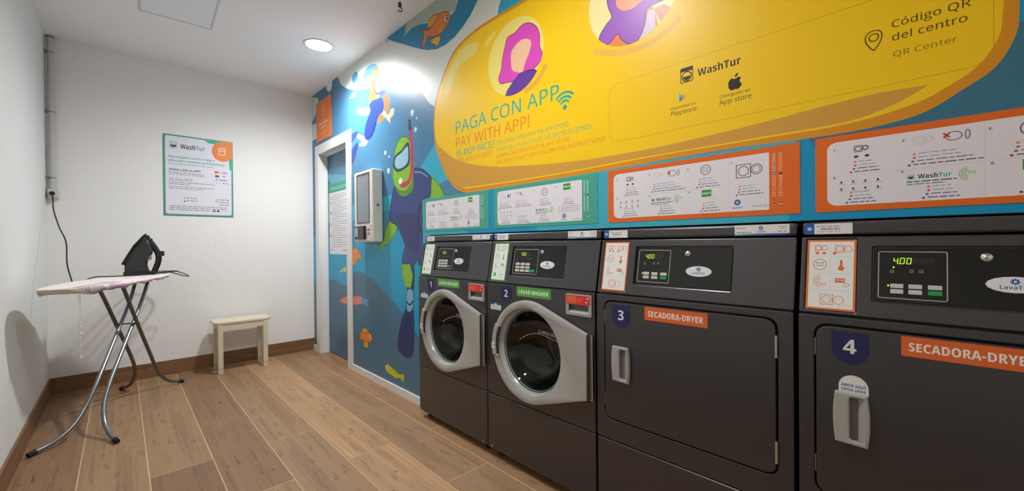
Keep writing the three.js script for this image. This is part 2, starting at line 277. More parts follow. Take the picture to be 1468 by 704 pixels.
  blob(g, [[-2.759, 1.763], [-2.642, 1.753], [-2.546, 1.7], [-2.512, 1.668], [-2.517, 1.606], [-2.528, 1.545], [-2.6, 1.53], [-2.64, 1.45], [-2.63, 1.367], [-2.609, 1.273], [-2.621, 1.152], [-2.671, 1.044], [-2.72, 1.079], [-2.792, 1.003], [-2.822, 1.049], [-2.94, 1.051], [-2.927, 1.117], [-2.894, 1.182], [-2.914, 1.226], [-3.012, 1.343], [-3.128, 1.393], [-3.131, 1.467], [-3.1, 1.58], [-3.05, 1.665], [-2.9, 1.61], [-2.781, 1.65]], C.navy, dl, 0.007);
  blob(g, [[-3.022, 1.433], [-2.899, 1.442], [-2.694, 1.404], [-2.689, 1.157], [-2.779, 1.151], [-2.861, 1.182], [-2.925, 1.259], [-2.989, 1.348]], '#394070');
  curve(g, [[-2.66, 1.5], [-2.69, 1.42], [-2.67, 1.33], [-2.62, 1.24]], '#2b3448', 0.022);
  curve(g, [[-2.74, 1.742], [-2.65, 1.728], [-2.56, 1.685]], '#b9c3de', 0.006);
  blob(g, [[-3.04, 1.668], [-2.963, 1.622], [-2.876, 1.613], [-2.791, 1.659], [-2.76, 1.728], [-2.761, 1.632], [-2.816, 1.589], [-2.897, 1.575], [-2.977, 1.598]], '#5f9a2c');
  blob(g, [[-3.034, 1.96], [-2.96, 2.03], [-2.86, 2.03], [-2.774, 1.945], [-2.753, 1.834], [-2.759, 1.74], [-2.791, 1.659], [-2.876, 1.613], [-2.963, 1.622], [-3.04, 1.668], [-3.079, 1.73], [-3.077, 1.794], [-3.062, 1.881]], C.green, '#4f7a24', 0.007);
  blob(g, [[-3.035, 1.915], [-2.944, 1.938], [-2.833, 1.986], [-2.805, 1.915], [-2.812, 1.819], [-2.885, 1.787], [-2.986, 1.775], [-3.051, 1.803], [-3.076, 1.858]], '#39454a');
  blob(g, [[-3.017, 1.9], [-2.932, 1.92], [-2.845, 1.955], [-2.83, 1.906], [-2.838, 1.838], [-2.897, 1.806], [-2.985, 1.8], [-3.03, 1.82], [-3.046, 1.86]], '#9cc7dd');
  curve(g, [[-2.795, 2.07], [-2.779, 1.958], [-2.776, 1.862], [-2.787, 1.743], [-2.827, 1.682], [-2.905, 1.662], [-2.945, 1.676], [-2.949, 1.702]], '#c93560', 0.04);
  area(g, [[-2.825, 2.154], [-2.789, 2.15], [-2.776, 2.066], [-2.819, 2.068]], '#3a3a40');
  oval(g, -2.955, 1.7, 0.03, 0.025, '#f2ede6');
  // small fish
  blob(g, [[-3.759, 0.411], [-3.702, 0.385], [-3.631, 0.419], [-3.541, 0.413], [-3.485, 0.373], [-3.521, 0.335], [-3.588, 0.317], [-3.648, 0.307], [-3.704, 0.328], [-3.761, 0.309], [-3.731, 0.364]], '#ee8a2c', '#8a4a16', 0.005);
  blob(g, [[-3.702, 0.395], [-3.673, 0.43], [-3.608, 0.438], [-3.572, 0.42], [-3.632, 0.402]], '#f0a832', '#8a4a16', 0.004); blob(g, [[-3.648, 0.312], [-3.66, 0.27], [-3.585, 0.272], [-3.59, 0.32]], '#f0a832', '#8a4a16', 0.004);
  oval(g, -3.53, 0.378, 0.016, 0.016, '#fff'); oval(g, -3.526, 0.378, 0.008, 0.009, '#222');
  blob(g, [[-3.25, 0.172], [-3.194, 0.204], [-3.138, 0.19], [-3.064, 0.176], [-3.003, 0.163], [-2.933, 0.174], [-2.941, 0.113], [-2.993, 0.13], [-3.065, 0.115], [-3.139, 0.124], [-3.215, 0.134]], '#c9cf2e', '#7c8420', 0.005);
  oval(g, -3.215, 0.168, 0.014, 0.016, '#fff'); oval(g, -3.213, 0.168, 0.007, 0.009, '#222');
  blob(g, [[-3.9, 1.15], [-3.8, 1.165], [-3.731, 1.112], [-3.689, 1.14], [-3.705, 1.095], [-3.7, 1.048], [-3.748, 1.076], [-3.804, 1.054], [-3.847, 1.014], [-3.9, 1.01]], '#f0923a', '#9a5a20', 0.005);
  blob(g, [[-4.42, 0.62], [-4.3, 0.66], [-4.1, 0.69], [-3.868, 0.712], [-3.707, 0.723], [-3.66, 0.687], [-3.709, 0.653], [-3.888, 0.624], [-4.1, 0.6], [-4.3, 0.585], [-4.42, 0.59]], '#e58a6a', '#9a5a48', 0.005);
  blob(g, [[-3.708, 0.712], [-3.62, 0.7], [-3.541, 0.72], [-3.58, 0.68], [-3.56, 0.64], [-3.64, 0.66], [-3.7, 0.65]], '#5f9fd0');
  oval(g, -4.14, 0.72, 0.035, 0.04, '#fff', '#666', 0.004); oval(g, -4.15, 0.715, 0.012, 0.02, '#333');
  blob(g, [[-4.42, 0.93], [-4.36, 0.94], [-4.31, 0.97], [-4.25, 0.945], [-4.31, 0.915], [-4.36, 0.93], [-4.42, 0.9]], '#e0c84a');
  // lower band behind the instruction sheets
  area(g, [[-2.63, 1.28], [-2.63, 1.525], [-2.1, 1.525], [-0.29, 1.535], [-0.29, 1.2], [-2.63, 1.2]], '#3fb0c8');
  area(g, [[-1.885, 1.2], [-1.885, 1.46], [-1.875, 1.535], [-1.825, 1.535], [-1.83, 1.3], [-1.49, 1.286], [-1.5, 1.2]], '#0d98cc');
  area(g, [[-2.1, 1.2], [-2.1, 1.29], [-1.88, 1.3], [-1.88, 1.2]], '#0d98cc');
  area(g, [[-0.36, 1.2], [-0.33, 1.54], [3, 1.54], [3, 1.2]], '#0896c4');
  // right end of the water
  area(g, [[-0.28, 1.5], [-0.3, 1.53], [-0.1, 1.9], [3, 1.735], [3, 1.5]], '#3d7690');
  area(g, [[-0.1, 3], [-0.1, 1.735], [3, 1.735], [3, 3]], '#0a98c8');
  // the big yellow bubble
  const out = [[-1.534, 2.53], [-1.859, 2.535], [-2.001, 2.528], [-2.123, 2.508], [-2.221, 2.475], [-2.298, 2.412], [-2.361, 2.341], [-2.417, 2.265], [-2.458, 2.165], [-2.474, 2.068], [-2.47, 1.967], [-2.447, 1.863], [-2.39, 1.755], [-2.316, 1.648], [-2.226, 1.569], [-2.123, 1.53], [-2.041, 1.525], [-1.801, 1.525], [-1.2, 1.527], [-0.814, 1.533], [-0.539, 1.536], [-0.3, 1.53], [-0.152, 1.532], [-0.04, 1.55], [0.038, 1.595], [0.084, 1.627], [0.11, 1.664], [0.127, 1.711], [0.131, 1.76], [0.132, 1.9], [0.12, 2.2], [0.07, 2.38], [-0.03, 2.49], [-0.2, 2.53], [-0.8, 2.53]];
  blob(g, out, C.rim);
  g.save(); g.clip();
  const inn = [[-1.534, 2.512], [-1.859, 2.517], [-2.0, 2.51], [-2.118, 2.49], [-2.21, 2.458], [-2.285, 2.4], [-2.346, 2.332], [-2.4, 2.26], [-2.442, 2.162], [-2.458, 2.068], [-2.455, 1.967], [-2.432, 1.868], [-2.377, 1.765], [-2.305, 1.662], [-2.215, 1.59], [-2.12, 1.556], [-2.041, 1.552], [-1.8, 1.548], [-1.3, 1.547], [-0.814, 1.555], [-0.49, 1.554], [-0.213, 1.555], [-0.063, 1.578], [0.006, 1.608], [0.063, 1.648], [0.096, 1.704], [0.104, 1.755], [0.107, 1.9], [0.09, 2.2], [0.045, 2.36], [-0.05, 2.47], [-0.2, 2.51], [-0.8, 2.512]];
  blob(g, inn, C.yellow);
  g.clip();
  blob(g, [[-2.48, 1.98], [-2.43, 1.9], [-2.369, 1.85], [-2.223, 1.762], [-2.023, 1.696], [-1.8, 1.65], [-1.542, 1.622], [-1.322, 1.603], [-1.131, 1.593], [-0.877, 1.59], [-0.668, 1.596], [-0.414, 1.61], [-0.266, 1.623], [-0.138, 1.63], [-0.033, 1.625], [-0.033, 1.621], [-0.1, 1.587], [-0.213, 1.562], [-0.49, 1.56], [-0.9, 1.56], [-1.3, 1.553], [-1.8, 1.555], [-2.04, 1.56], [-2.2, 1.57], [-2.5, 1.6]], C.amber);
  blob(g, [[-2.047, 2.461], [-1.98, 2.437], [-1.973, 2.417], [-2.018, 2.377], [-2.141, 2.361], [-2.207, 2.314], [-2.258, 2.251], [-2.311, 2.195], [-2.337, 2.212], [-2.327, 2.29], [-2.273, 2.364], [-2.205, 2.421], [-2.124, 2.46]], '#f3e27e');
  blob(g, [[-1.807, 2.449], [-1.82, 2.424], [-1.888, 2.387], [-1.916, 2.397], [-1.874, 2.435]], '#f6e070');
  g.restore();
  // two pale discs with plain busts
  curve(g, [[-1.56, 2.03], [-1.48, 2.058], [-1.425, 2.115]], '#e8b23c', 0.03);
  oval(g, -1.655, 2.245, 0.222, 0.21, '#f6e577');
  g.save(); g.beginPath(); g.ellipse(-1.655, 2.245, 0.222, 0.212, 0, 0, 7); g.clip();
  blob(g, [[-1.754, 2.257], [-1.728, 2.33], [-1.707, 2.37], [-1.649, 2.375], [-1.592, 2.396], [-1.538, 2.388], [-1.486, 2.349], [-1.461, 2.292], [-1.461, 2.236], [-1.441, 2.18], [-1.471, 2.146], [-1.514, 2.128], [-1.559, 2.12], [-1.66, 2.11], [-1.711, 2.118], [-1.765, 2.126], [-1.785, 2.162], [-1.76, 2.21]], '#e04fc0', '#a02a80', 0.005);
  blob(g, [[-1.672, 2.285], [-1.593, 2.318], [-1.525, 2.288], [-1.535, 2.235], [-1.572, 2.178], [-1.59, 2.14], [-1.633, 2.152], [-1.671, 2.177], [-1.68, 2.226]], '#f6c6a0');
  blob(g, [[-1.72, 2.06], [-1.633, 2.125], [-1.586, 2.137], [-1.488, 2.117], [-1.45, 2.03], [-1.6, 1.99], [-1.7, 2.0]], '#6b3fa0', '#46286e', 0.005);
  g.restore();
  curve(g, [[-1.11, 2.085], [-0.986, 2.04], [-0.87, 2.027], [-0.781, 2.048], [-0.721, 2.08]], '#f0bd49', 0.026);
  oval(g, -0.925, 2.28, 0.222, 0.22, '#fbeea2');
  g.save(); g.beginPath(); g.ellipse(-0.925, 2.28, 0.222, 0.222, 0, 0, 7); g.clip();
  area(g, [[-0.827, 2.166], [-0.78, 2.166], [-0.7, 2.1], [-0.774, 2.06]], '#e0997a');
  blob(g, [[-1.03, 2.1], [-0.86, 2.18], [-0.819, 2.15], [-0.815, 2.05], [-0.93, 2.0], [-1.03, 2.04]], '#f0883a');
  area(g, [[-0.845, 2.17], [-0.819, 2.16], [-0.815, 2.06], [-0.9, 2.04]], '#d9c8de');
  blob(g, [[-1.046, 2.32], [-1.042, 2.267], [-1.024, 2.212], [-1.056, 2.185], [-1.091, 2.139], [-1.05, 2.095], [-0.994, 2.125], [-0.978, 2.098], [-0.938, 2.061], [-0.903, 2.06], [-0.877, 2.088], [-0.86, 2.133], [-0.85, 2.18], [-0.74, 2.19], [-0.74, 2.26], [-0.8, 2.42], [-0.95, 2.45], [-1.03, 2.4]], '#a35bc4', '#6a348a', 0.005);
  blob(g, [[-1.0, 2.33], [-1.001, 2.278], [-0.997, 2.248], [-0.969, 2.218], [-0.929, 2.207], [-0.898, 2.213], [-0.862, 2.24], [-0.86, 2.32], [-0.93, 2.36]], '#f4a878');
  g.restore();
  // lettering
  const T = (s, x, y, cap, w, c, o = {}) => text(g, s, x, y, cap, c, { w, flip: true, ...o });
  const tq = '#35b0a0', og = '#ea8c2c';
  T('PAGA CON APP', -2.225, 1.925, 0.078, 0.9, tq); T('PAY WITH APP!', -2.222, 1.828, 0.067, 0.69, og);
  T('ES MUY FÁCIL!', -2.21, 1.77, 0.042, 0.385, tq); T('IT\'S REALLY EASY!', -2.2, 1.727, 0.03, 0.36, og);
  T('DESCARGA WASHTUR EN APP STORE', -1.81, 1.777, 0.024, 0.54, '#8cba78'); T('O GOOGLE PLAY Y SIGUE LAS INSTRUCCIONES', -1.811, 1.737, 0.024, 0.675, '#8cba78');
  T('DOWNLOAD WASHTUR IN APP STORE', -1.811, 1.701, 0.022, 0.546, og); T('OR GOOGLE PLAY AND FOLLOW THE INSTRUCTIONS', -1.812, 1.665, 0.022, 0.75, og);
  oval(g, -1.295, 1.874, 0.013, 0.013, '#2fae9c');
  for (const r of [0.033, 0.053, 0.074]) { g.beginPath(); g.arc(-1.295, 1.874, r, Math.PI * 0.27, Math.PI * 0.75); g.strokeStyle = '#2fae9c'; g.lineWidth = 0.012; g.lineCap = 'round'; g.stroke(); }
  g.save(); g.strokeStyle = '#c99f24'; g.lineWidth = 0.0016; g.beginPath(); g.roundRect(-1.038, 1.648, 1.128, 0.258, 0.045); g.stroke(); g.restore();
  const ink = '#2b2620';
  g.fillStyle = ink; g.beginPath(); g.roundRect(-0.714, 1.823, 0.05, 0.058, 0.005); g.fill(); g.fillStyle = C.yellow; g.beginPath(); g.roundRect(-0.711, 1.826, 0.044, 0.04, 0.004); g.fill();
  oval(g, -0.689, 1.846, 0.018, 0.018, null, ink, 0.004); g.beginPath(); g.arc(-0.689, 1.846, 0.0145, Math.PI, Math.PI * 2); g.fillStyle = ink; g.fill();
  washTur(g, -0.647, 1.833, 0.028, 0.152, ink, ink, true);
  area(g, [[-0.719, 1.789], [-0.719, 1.77], [-0.703, 1.77]], '#3cc0d8'); area(g, [[-0.719, 1.77], [-0.719, 1.751], [-0.703, 1.77]], '#3a8ed0'); area(g, [[-0.719, 1.751], [-0.703, 1.77], [-0.698, 1.763]], '#e0603c'); area(g, [[-0.709, 1.783], [-0.703, 1.77], [-0.709, 1.757], [-0.688, 1.77]], '#e8a848');
  T('Disponible en', -0.755, 1.728, 0.011, 0.1, '#5c4c1a'); T('Playstore', -0.755, 1.704, 0.017, 0.104, '#5c4c1a');
  blob(g, [[-0.516, 1.785], [-0.503, 1.789], [-0.496, 1.782], [-0.5, 1.772], [-0.493, 1.76], [-0.504, 1.747], [-0.516, 1.748], [-0.528, 1.747], [-0.537, 1.76], [-0.536, 1.78], [-0.527, 1.789]], ink);
  blob(g, [[-0.515, 1.79], [-0.507, 1.795], [-0.505, 1.804], [-0.513, 1.8]], ink); oval(g, -0.493, 1.774, 0.007, 0.007, C.yellow);
  T('Consíguelo en', -0.569, 1.727, 0.012, 0.104, '#5c4c1a'); T('App store', -0.569, 1.703, 0.018, 0.108, '#5c4c1a');
  g.beginPath(); g.moveTo(-0.139, 1.757); g.bezierCurveTo(-0.165, 1.785, -0.163, 1.815, -0.139, 1.815); g.bezierCurveTo(-0.116, 1.815, -0.114, 1.785, -0.139, 1.757); g.strokeStyle = ink; g.lineWidth = 0.0026; g.stroke();
  oval(g, -0.139, 1.795, 0.0105, 0.0105, null, ink, 0.0026);
  T('Código QR', -0.102, 1.808, 0.021, 0.154, '#4a3c12'); T('del centro', -0.101, 1.77, 0.021, 0.148, '#4a3c12'); T('QR Center', -0.099, 1.724, 0.016, 0.127, '#94762a');
}
function washTur(g, x, y, cap, w, c1, c2, flip) {
  g.save(); g.translate(x, y); if (flip) g.scale(1, -1); g.font = 'bold 100px sans-serif'; g.textBaseline = 'alphabetic';
  const a = g.measureText('Wash').width, b = g.measureText('Tur').width; g.scale(w / (a + b), cap / 72); g.fillStyle = c1; g.fillText('Wash', 0, 0); g.fillStyle = c2; g.fillText('Tur', a, 0); g.restore();
}
const muralTex = (x0, x1, y0, y1, k) => canvas(Math.round((x1 - x0) * k), Math.round((y1 - y0) * k), (g, w, h) => { g.setTransform(k, 0, 0, -k, -x0 * k, y1 * k); paintMural(g); });
// ------------------------------------------------------------------ wall with the mural, its door opening and the niche for the machines
{
  const wr = struct('wall_right'); wr.position.set(W, 0, 0); wr.rotation.y = -Math.PI / 2;      // local x runs along world z, local z points into the room
  const notch = [[-4.77, 0], [-4.77, 2.205], [-3.985, 2.205], [-3.985, 0]];
  const body = poly([[-D, 0], ...notch, [-2.54, 0], [-2.54, 1.266], [0.44, 1.266], [0.44, 0], [BACK, 0], [BACK, H], [-D, H]]);
  part('plaster', ext(body, 0.1, -0.002), MAT.plaster, wr);
  const vinyl = (t) => phy(0xffffff, 0.36, { map: t, ior: 1.42 });
  const panel = (x0, x1, y0, k, hole) => {
    const s = poly([[x0, y0], ...(hole ? notch : []), [x1, y0], [x1, H - 0.001], [x0, H - 0.001]]);
    part('mural_panel', planar(ext(s, 0.002, 0), x0, y0, x1 - x0, H - y0), vinyl(muralTex(x0, x1, y0, H, k)), wr);
  };
  panel(-D + 0.001, -2.54, 0, 640, true); panel(-2.54, -1.29, 1.266, 900); panel(-1.29, -0.29, 1.266, 1200); panel(-0.29, 0.44, 1.266, 1250);
  const nc = struct('wall_niche');                                                              // plastered recess behind the machines
  part('niche_back', span(2.4, 2.5, 0, 1.4, -2.7, 0.6), MAT.plaster, nc); part('niche_side', span(1.709, 2.4, 0, 1.4, -2.7, -2.56), MAT.plaster, nc); part('niche_side', span(1.709, 2.4, 0, 1.4, 0.46, 0.6), MAT.plaster, nc);
  part('niche_top', span(1.709, 2.5, 1.4, 1.5, -2.7, 0.6), MAT.plaster, nc);
  const br = struct('baseboard_right'); br.position.set(W, 0, 0); br.rotation.y = -Math.PI / 2;
  part('board', span(-3.887, -2.54, 0, 0.062, 0.0005, 0.013, 0.002), MAT.whiteTrim, br); part('board', span(-D + 0.012, -4.861, 0, 0.062, 0.0005, 0.013, 0.002), MAT.whiteTrim, br);
  const dr = struct('door_1'); dr.position.set(W, 0, 0); dr.rotation.y = -Math.PI / 2;
  const x0 = -4.762, x1 = -3.993, top = 2.198;
  part('leaf', planar(ext(poly([[x0 + 0.002, 0.006], [x1 - 0.002, 0.006], [x1 - 0.002, top - 0.002], [x0 + 0.002, top - 0.002]]), 0.04, -0.085), x0, 0, x1 - x0, top), phy(0xffffff, 0.38, { map: muralTex(x0, x1, 0, top, 640) }), dr);
  part('jamb', span(x0 - 0.007, x0, 0, top, -0.13, 0), MAT.whiteTrim, dr); part('jamb', span(x1, x1 + 0.007, 0, top, -0.13, 0), MAT.whiteTrim, dr); part('jamb', span(x0, x1, top, top + 0.006, -0.13, 0), MAT.whiteTrim, dr);
  part('stop', span(x0, x0 + 0.012, 0, top, -0.083, -0.062), MAT.whiteTrim, dr); part('stop', span(x0 + 0.012, x1, top - 0.012, top, -0.083, -0.062), MAT.whiteTrim, dr);
  part('casing', span(-4.861, x0, 0, top, 0.0005, 0.016, 0.003), MAT.whiteTrim, dr); part('casing', span(x1, -3.887, 0, top, 0.0005, 0.016, 0.003), MAT.whiteTrim, dr); part('casing', span(-4.861, -3.887, top, 2.3, 0.0005, 0.016, 0.003), MAT.whiteTrim, dr);
  part('threshold_wall', span(x0 - 0.2, x1 + 0.2, 0, 2.3, -0.2, -0.14), MAT.plaster, dr);
  // sheet of instructions taped on the door leaf
  const sh = thing('instruction_poster', 'tall paper poster with green heading on the blue door leaf', 'poster'); sh.position.set(W, 0, 0); sh.rotation.y = -Math.PI / 2;
  decal('sheet', canvas(360, 520, (g, w, h) => {
    seed = 41; g.fillStyle = '#e9e6ec'; g.fillRect(0, 0, w, h); g.fillStyle = '#46a88e'; g.fillRect(0, 0, w, 66); text(g, 'INSTRUCCIONES', 26, 46, 20, '#bfe0d4', { w: 300 });
    for (let k = 0; k < 24; k++) fine(g, 56, 84 + k * 16.5, k % 3 === 2 ? 190 : 280, 6, '#8d8a96');
    for (const [y, c] of [[96, '#d98c9c'], [130, '#ee7a34'], [205, '#3f8f78'], [290, '#ee7a34'], [375, '#3fa06a']]) { g.fillStyle = c; g.beginPath(); g.roundRect(22, y, 20, 22, 4); g.fill(); }
    fine(g, 22, 486, 50, 9, '#6d7a9a'); fine(g, 250, 486, 80, 9, '#5d6a9a');
  }), -4.71, 1.1, 0.52, 0.77, -0.0848, sh, { t: 0.0006, rough: 0.6 });
  // orange plate beside the door
  const os = thing('wall_sign', 'orange square sign with pale round emblem above the door', 'sign'); os.position.set(W, 0, 0); os.rotation.y = -Math.PI / 2;
  decal('plate', canvas(360, 360, (g, w, h) => {
    seed = 5; g.fillStyle = '#e77a35'; g.fillRect(0, 0, w, h); const c = '#f2b48c';
    oval(g, 170, 105, 44, 52, null, c, 5); g.beginPath(); g.moveTo(170, 138); g.bezierCurveTo(135, 105, 148, 72, 170, 72); g.bezierCurveTo(192, 72, 205, 105, 170, 138); g.strokeStyle = c; g.lineWidth = 6; g.stroke(); oval(g, 170, 98, 9, 11, c);
    fine(g, 130, 176, 80, 11, c); fine(g, 60, 200, 235, 32, c); fine(g, 108, 240, 140, 24, c); fine(g, 105, 282, 140, 9, c); fine(g, 150, 302, 40, 9, c);
  }), -4.84, 2.342, 0.446, 0.436, 0.0003, os, { t: 0.003, rough: 0.4 });
}
// ------------------------------------------------------------------ downlights, ceiling hatch and small ceiling fittings
LAMPS.forEach(([x, z, power], i) => {
  const o = thing('ceiling_downlight', ['round white recessed downlight glowing in the ceiling near the mural', 'round recessed downlight in mid ceiling, second from the back wall', 'round downlight farthest from the back wall'][i], 'light', 'recessed downlights'); o.position.set(x, H, z);
  part('trim_ring', lathe([[0.1, 0.012], [0.1, -0.002], [0.106, -0.006], [0.118, -0.005], [0.122, 0], [0.108, 0.0005], [0.108, 0.012], [0.1, 0.012]], 48), MAT.whiteTrim, o);
  part('diffuser', cyl(0.099, 0.006, 48).translate(0, 0.006, 0), std(0xffffff, 0.6, { emissive: LAMP_COLOR, emissiveIntensity: 6 }), o);
  part('housing', merge([cyl(0.1, 0.05, 32).translate(0, 0.04, 0)]), MAT.greyDark, o);
  const l = new THREE.SpotLight(LAMP_COLOR, power, 0, LAMP_CONE, 1, 2); l.name = 'lamp_light'; l.position.set(0, -0.065, 0); l.castShadow = true; l.shadow.radius = 3; l.shadow.mapSize.set(1024, 1024); o.add(l); l.target.position.set(0, -2, 0); l.target.name = 'lamp_aim'; o.add(l.target);
});
{
  const h = thing('ceiling_hatch', 'pale grey rectangular access hatch set flush in the ceiling', 'hatch');
  h.position.set(0.312, H, -3.66); h.rotation.y = -0.04;
  part('frame', ext((() => { const s = rrect(-0.215, -0.31, 0.43, 0.62, 0.004); s.holes.push(rrect(-0.203, -0.298, 0.406, 0.596, 0.003, THREE.Path)); return s; })(), 0.004, 0.004, 0.0008).rotateX(Math.PI / 2), std(0xc9ccce, 0.5), h);
  part('panel', rbox(0.4, 0.0035, 0.59, 0, -0.0018, 0, 0.001), std(0xf0f2f5, 0.7), h);
  const k = thing('ceiling_hook', 'small dark metal hook hanging from the ceiling on a white rod', 'hook'); k.position.set(1.367, H, -2.5);
  part('rod', cyl(0.006, 0.085, 10).translate(0, -0.0425, 0), MAT.whiteTrim, k); part('clamp', rbox(0.02, 0.03, 0.02, 0, -0.1, 0, 0.004), std(0x4a4038, 0.4, { metalness: 0.5 }), k);
  part('hook', tube([[0, -0.112, 0], [0.012, -0.125, 0.004], [0.01, -0.14, 0.004], [-0.004, -0.144, 0], [-0.012, -0.136, -0.002]], 0.0035, 20, 8), std(0x3a322c, 0.35, { metalness: 0.7 }), k);
  const c = thing('cable_clip', 'tiny clear plastic clip at the mural top edge', 'clip'); c.position.set(W - 0.011, 2.868, -3.15);
  part('tab', rbox(0.02, 0.03, 0.016, 0, 0, 0, 0.006), phy(0xdfe6e8, 0.2), c); part('screw', cyl(0.004, 0.004, 10).rotateZ(Math.PI / 2).translate(-0.011, 0.004, 0), MAT.chrome, c);
}
// ------------------------------------------------------------------ instruction sheets over the machines
const tealBoard = '#46a892', orangeBoard = '#e8690f';
function instructionTex(dry) {
  const k = 2000, w = 0.728, h = 0.233;
  return canvas(w * k, h * k, (g, cw, ch) => {
    seed = dry ? 301 : 302; g.fillStyle = dry ? orangeBoard : tealBoard; g.fillRect(0, 0, cw, ch);
    const X = (v) => v * k, Y = (v) => (h - v) * k, P = (x, y) => [X(x), Y(y)];
    g.fillStyle = '#eae6ec'; g.beginPath(); g.roundRect(X(0.03), Y(0.213), X(0.61), X(0.195), [48, 0, 0, 48]); g.fill();
    const lines = (x, y, n, ww) => { for (let i = 0; i < n; i++) { const dx = [6, 6, 0, -14][i % 4]; oval(g, X(x) + dx, Y(y) + i * 20 - 2, 6.5, 6, ['#f08030', '#d8506a', '#6a6a9a', '#b03020'][i % 4]); fine(g, X(x) + 16 + dx, Y(y) + i * 20 - 7, X(ww) * [0.55, 0.62, 0.8, 1][i % 4], 9, ['#a3aec6', '#9db8b8', '#6a6f9c', '#5a4a66'][i % 4]); } };
    const num = (s, x, y) => text(g, s + '.', X(x), Y(y), 14, '#333', { weight: 'bold' });
    const washer = (x, y, s, c, lw = 4) => { g.strokeStyle = c; g.lineWidth = lw; g.strokeRect(X(x) - s, Y(y) - s, 2 * s, 2 * s); oval(g, X(x), Y(y), s * 0.72, s * 0.72, null, c, lw); oval(g, X(x) + s * 1.8, Y(y) - s * 0.1, s * 0.75, s * 0.75, null, c, lw); oval(g, X(x) + s * 1.8, Y(y) - s * 0.1, s * 0.5, s * 0.5, null, c, lw * 0.7); };
    const dial = (x, y, r) => { oval(g, X(x), Y(y), r, r, null, '#555', 5); for (let i = -1; i < 2; i++) fine(g, X(x) - r * 0.7, Y(y) + i * 14 - 4, r * 1.4, 7, '#777'); };
    const hand = (x, y, s) => { for (let i = 0; i < 4; i++) { g.beginPath(); g.arc(X(x), Y(y), s * (0.35 + 0.22 * i), Math.PI * 0.55, Math.PI * 1.45); g.strokeStyle = '#78b83a'; g.lineWidth = 3; g.stroke(); } g.strokeRect(X(x), Y(y) - s * 0.3, s * 0.6, s * 0.3); };
    const start = (x, y, ww, hh) => { g.fillStyle = '#2f9a2f'; g.fillRect(X(x), Y(y), ww, hh); text(g, 'start', X(x) + ww / 2, Y(y) + hh * 0.66, hh * 0.4, '#d8f0d0', { align: 'center', weight: 'bold' }); oval(g, X(x) + ww + 6, Y(y) + hh + 4, 16, 16, null, '#bbb', 3); };
    const app = (x, y) => { g.fillStyle = '#b9d4dc'; g.fillRect(X(x), Y(y) - 26, 32, 30); g.beginPath(); g.arc(X(x) + 16, Y(y) - 14, 12, 0, Math.PI); g.fillStyle = '#22333c'; g.fill(); washTur(g, X(x) + 44, Y(y), 24, 128, '#222', '#35a8a8'); fine(g, X(x), Y(y) + 12, 190, 9, '#333'); fine(g, X(x), Y(y) + 26, 150, 9, '#3f9a9a'); };
    const cross = (x, y, s) => { g.strokeStyle = '#d02020'; g.lineWidth = 8; g.beginPath(); g.moveTo(X(x) - s, Y(y) - s); g.lineTo(X(x) + s, Y(y) + s); g.moveTo(X(x) + s, Y(y) - s); g.lineTo(X(x) - s, Y(y) + s); g.stroke(); };
    const dots = (x, y) => { for (let i = 0; i < 4; i++) for (let j = 0; j < 2; j++) { oval(g, X(x) + i * 56, Y(y) + j * 42, 5, 8, '#444'); fine(g, X(x) - 14 + i * 56, Y(y) + j * 42 + 12, 34, 6, '#b4b4c0'); } };
    g.strokeStyle = '#e6c8c0'; g.lineWidth = 2;
    if (dry) {
      g.beginPath(); for (const x of [0.355, 0.51]) { g.moveTo(...P(x, 0.21)); g.lineTo(...P(x, 0.02)); } g.moveTo(...P(0.035, 0.107)); g.lineTo(...P(0.51, 0.112)); g.stroke();
      num('1', 0.045, 0.186); num('2', 0.2, 0.188); num('3', 0.36, 0.188); num('7', 0.518, 0.19); num('4', 0.045, 0.1); num('5', 0.198, 0.1); num('6', 0.364, 0.1);
      washer(0.105, 0.185, 18, '#555'); oval(g, X(0.1), Y(0.162), 11, 8, '#444'); oval(g, X(0.125), Y(0.162), 11, 8, '#444'); lines(0.095, 0.145, 4, 0.06);
      washer(0.235, 0.185, 22, '#d8cfd0', 3); oval(g, X(0.3), Y(0.186), 30, 22, null, '#555', 4); oval(g, X(0.325), Y(0.186), 8, 24, null, '#555', 4); cross(0.287, 0.19, 12); lines(0.222, 0.148, 4, 0.13);
      dial(0.43, 0.182, 36); lines(0.405, 0.147, 4, 0.075);
      dots(0.065, 0.088); lines(0.085, 0.054, 4, 0.06); app(0.21, 0.08); hand(0.327, 0.083, 34); lines(0.25, 0.055, 4, 0.06);
      start(0.415, 0.106, 72, 52); lines(0.42, 0.055, 4, 0.06);
      washer(0.56, 0.16, 46, '#444', 5); lines(0.545, 0.105, 4, 0.075);
      gear(g, X(0.54), Y(0.05), 18, '#2466b0', '#eae6ec'); text(g, 'LavaTur', X(0.54), Y(0.028), 13, '#2466b0', { align: 'center', weight: 'bold' }); text(g, '900 802 801', X(0.585), Y(0.03), 12, '#4a9a3a', { w: 112 });
    } else {
      num('1', 0.04, 0.19); num('2', 0.185, 0.19); num('3', 0.32, 0.188); num('4', 0.478, 0.192); num('5', 0.04, 0.105);
      washer(0.085, 0.18, 20, '#d4ccd0', 3); oval(g, X(0.125), Y(0.18), 14, 22, '#7a4a3a'); oval(g, X(0.14), Y(0.182), 5, 20, '#555'); lines(0.055, 0.142, 4, 0.1);
      cross(0.225, 0.185, 15); oval(g, X(0.205), Y(0.187), 12, 14, null, '#666', 3); oval(g, X(0.245), Y(0.172), 12, 8, null, '#aaa', 3); lines(0.19, 0.142, 4, 0.12);
      dial(0.4, 0.178, 40); lines(0.375, 0.14, 4, 0.07); start(0.525, 0.205, 92, 62); lines(0.535, 0.132, 4, 0.06);
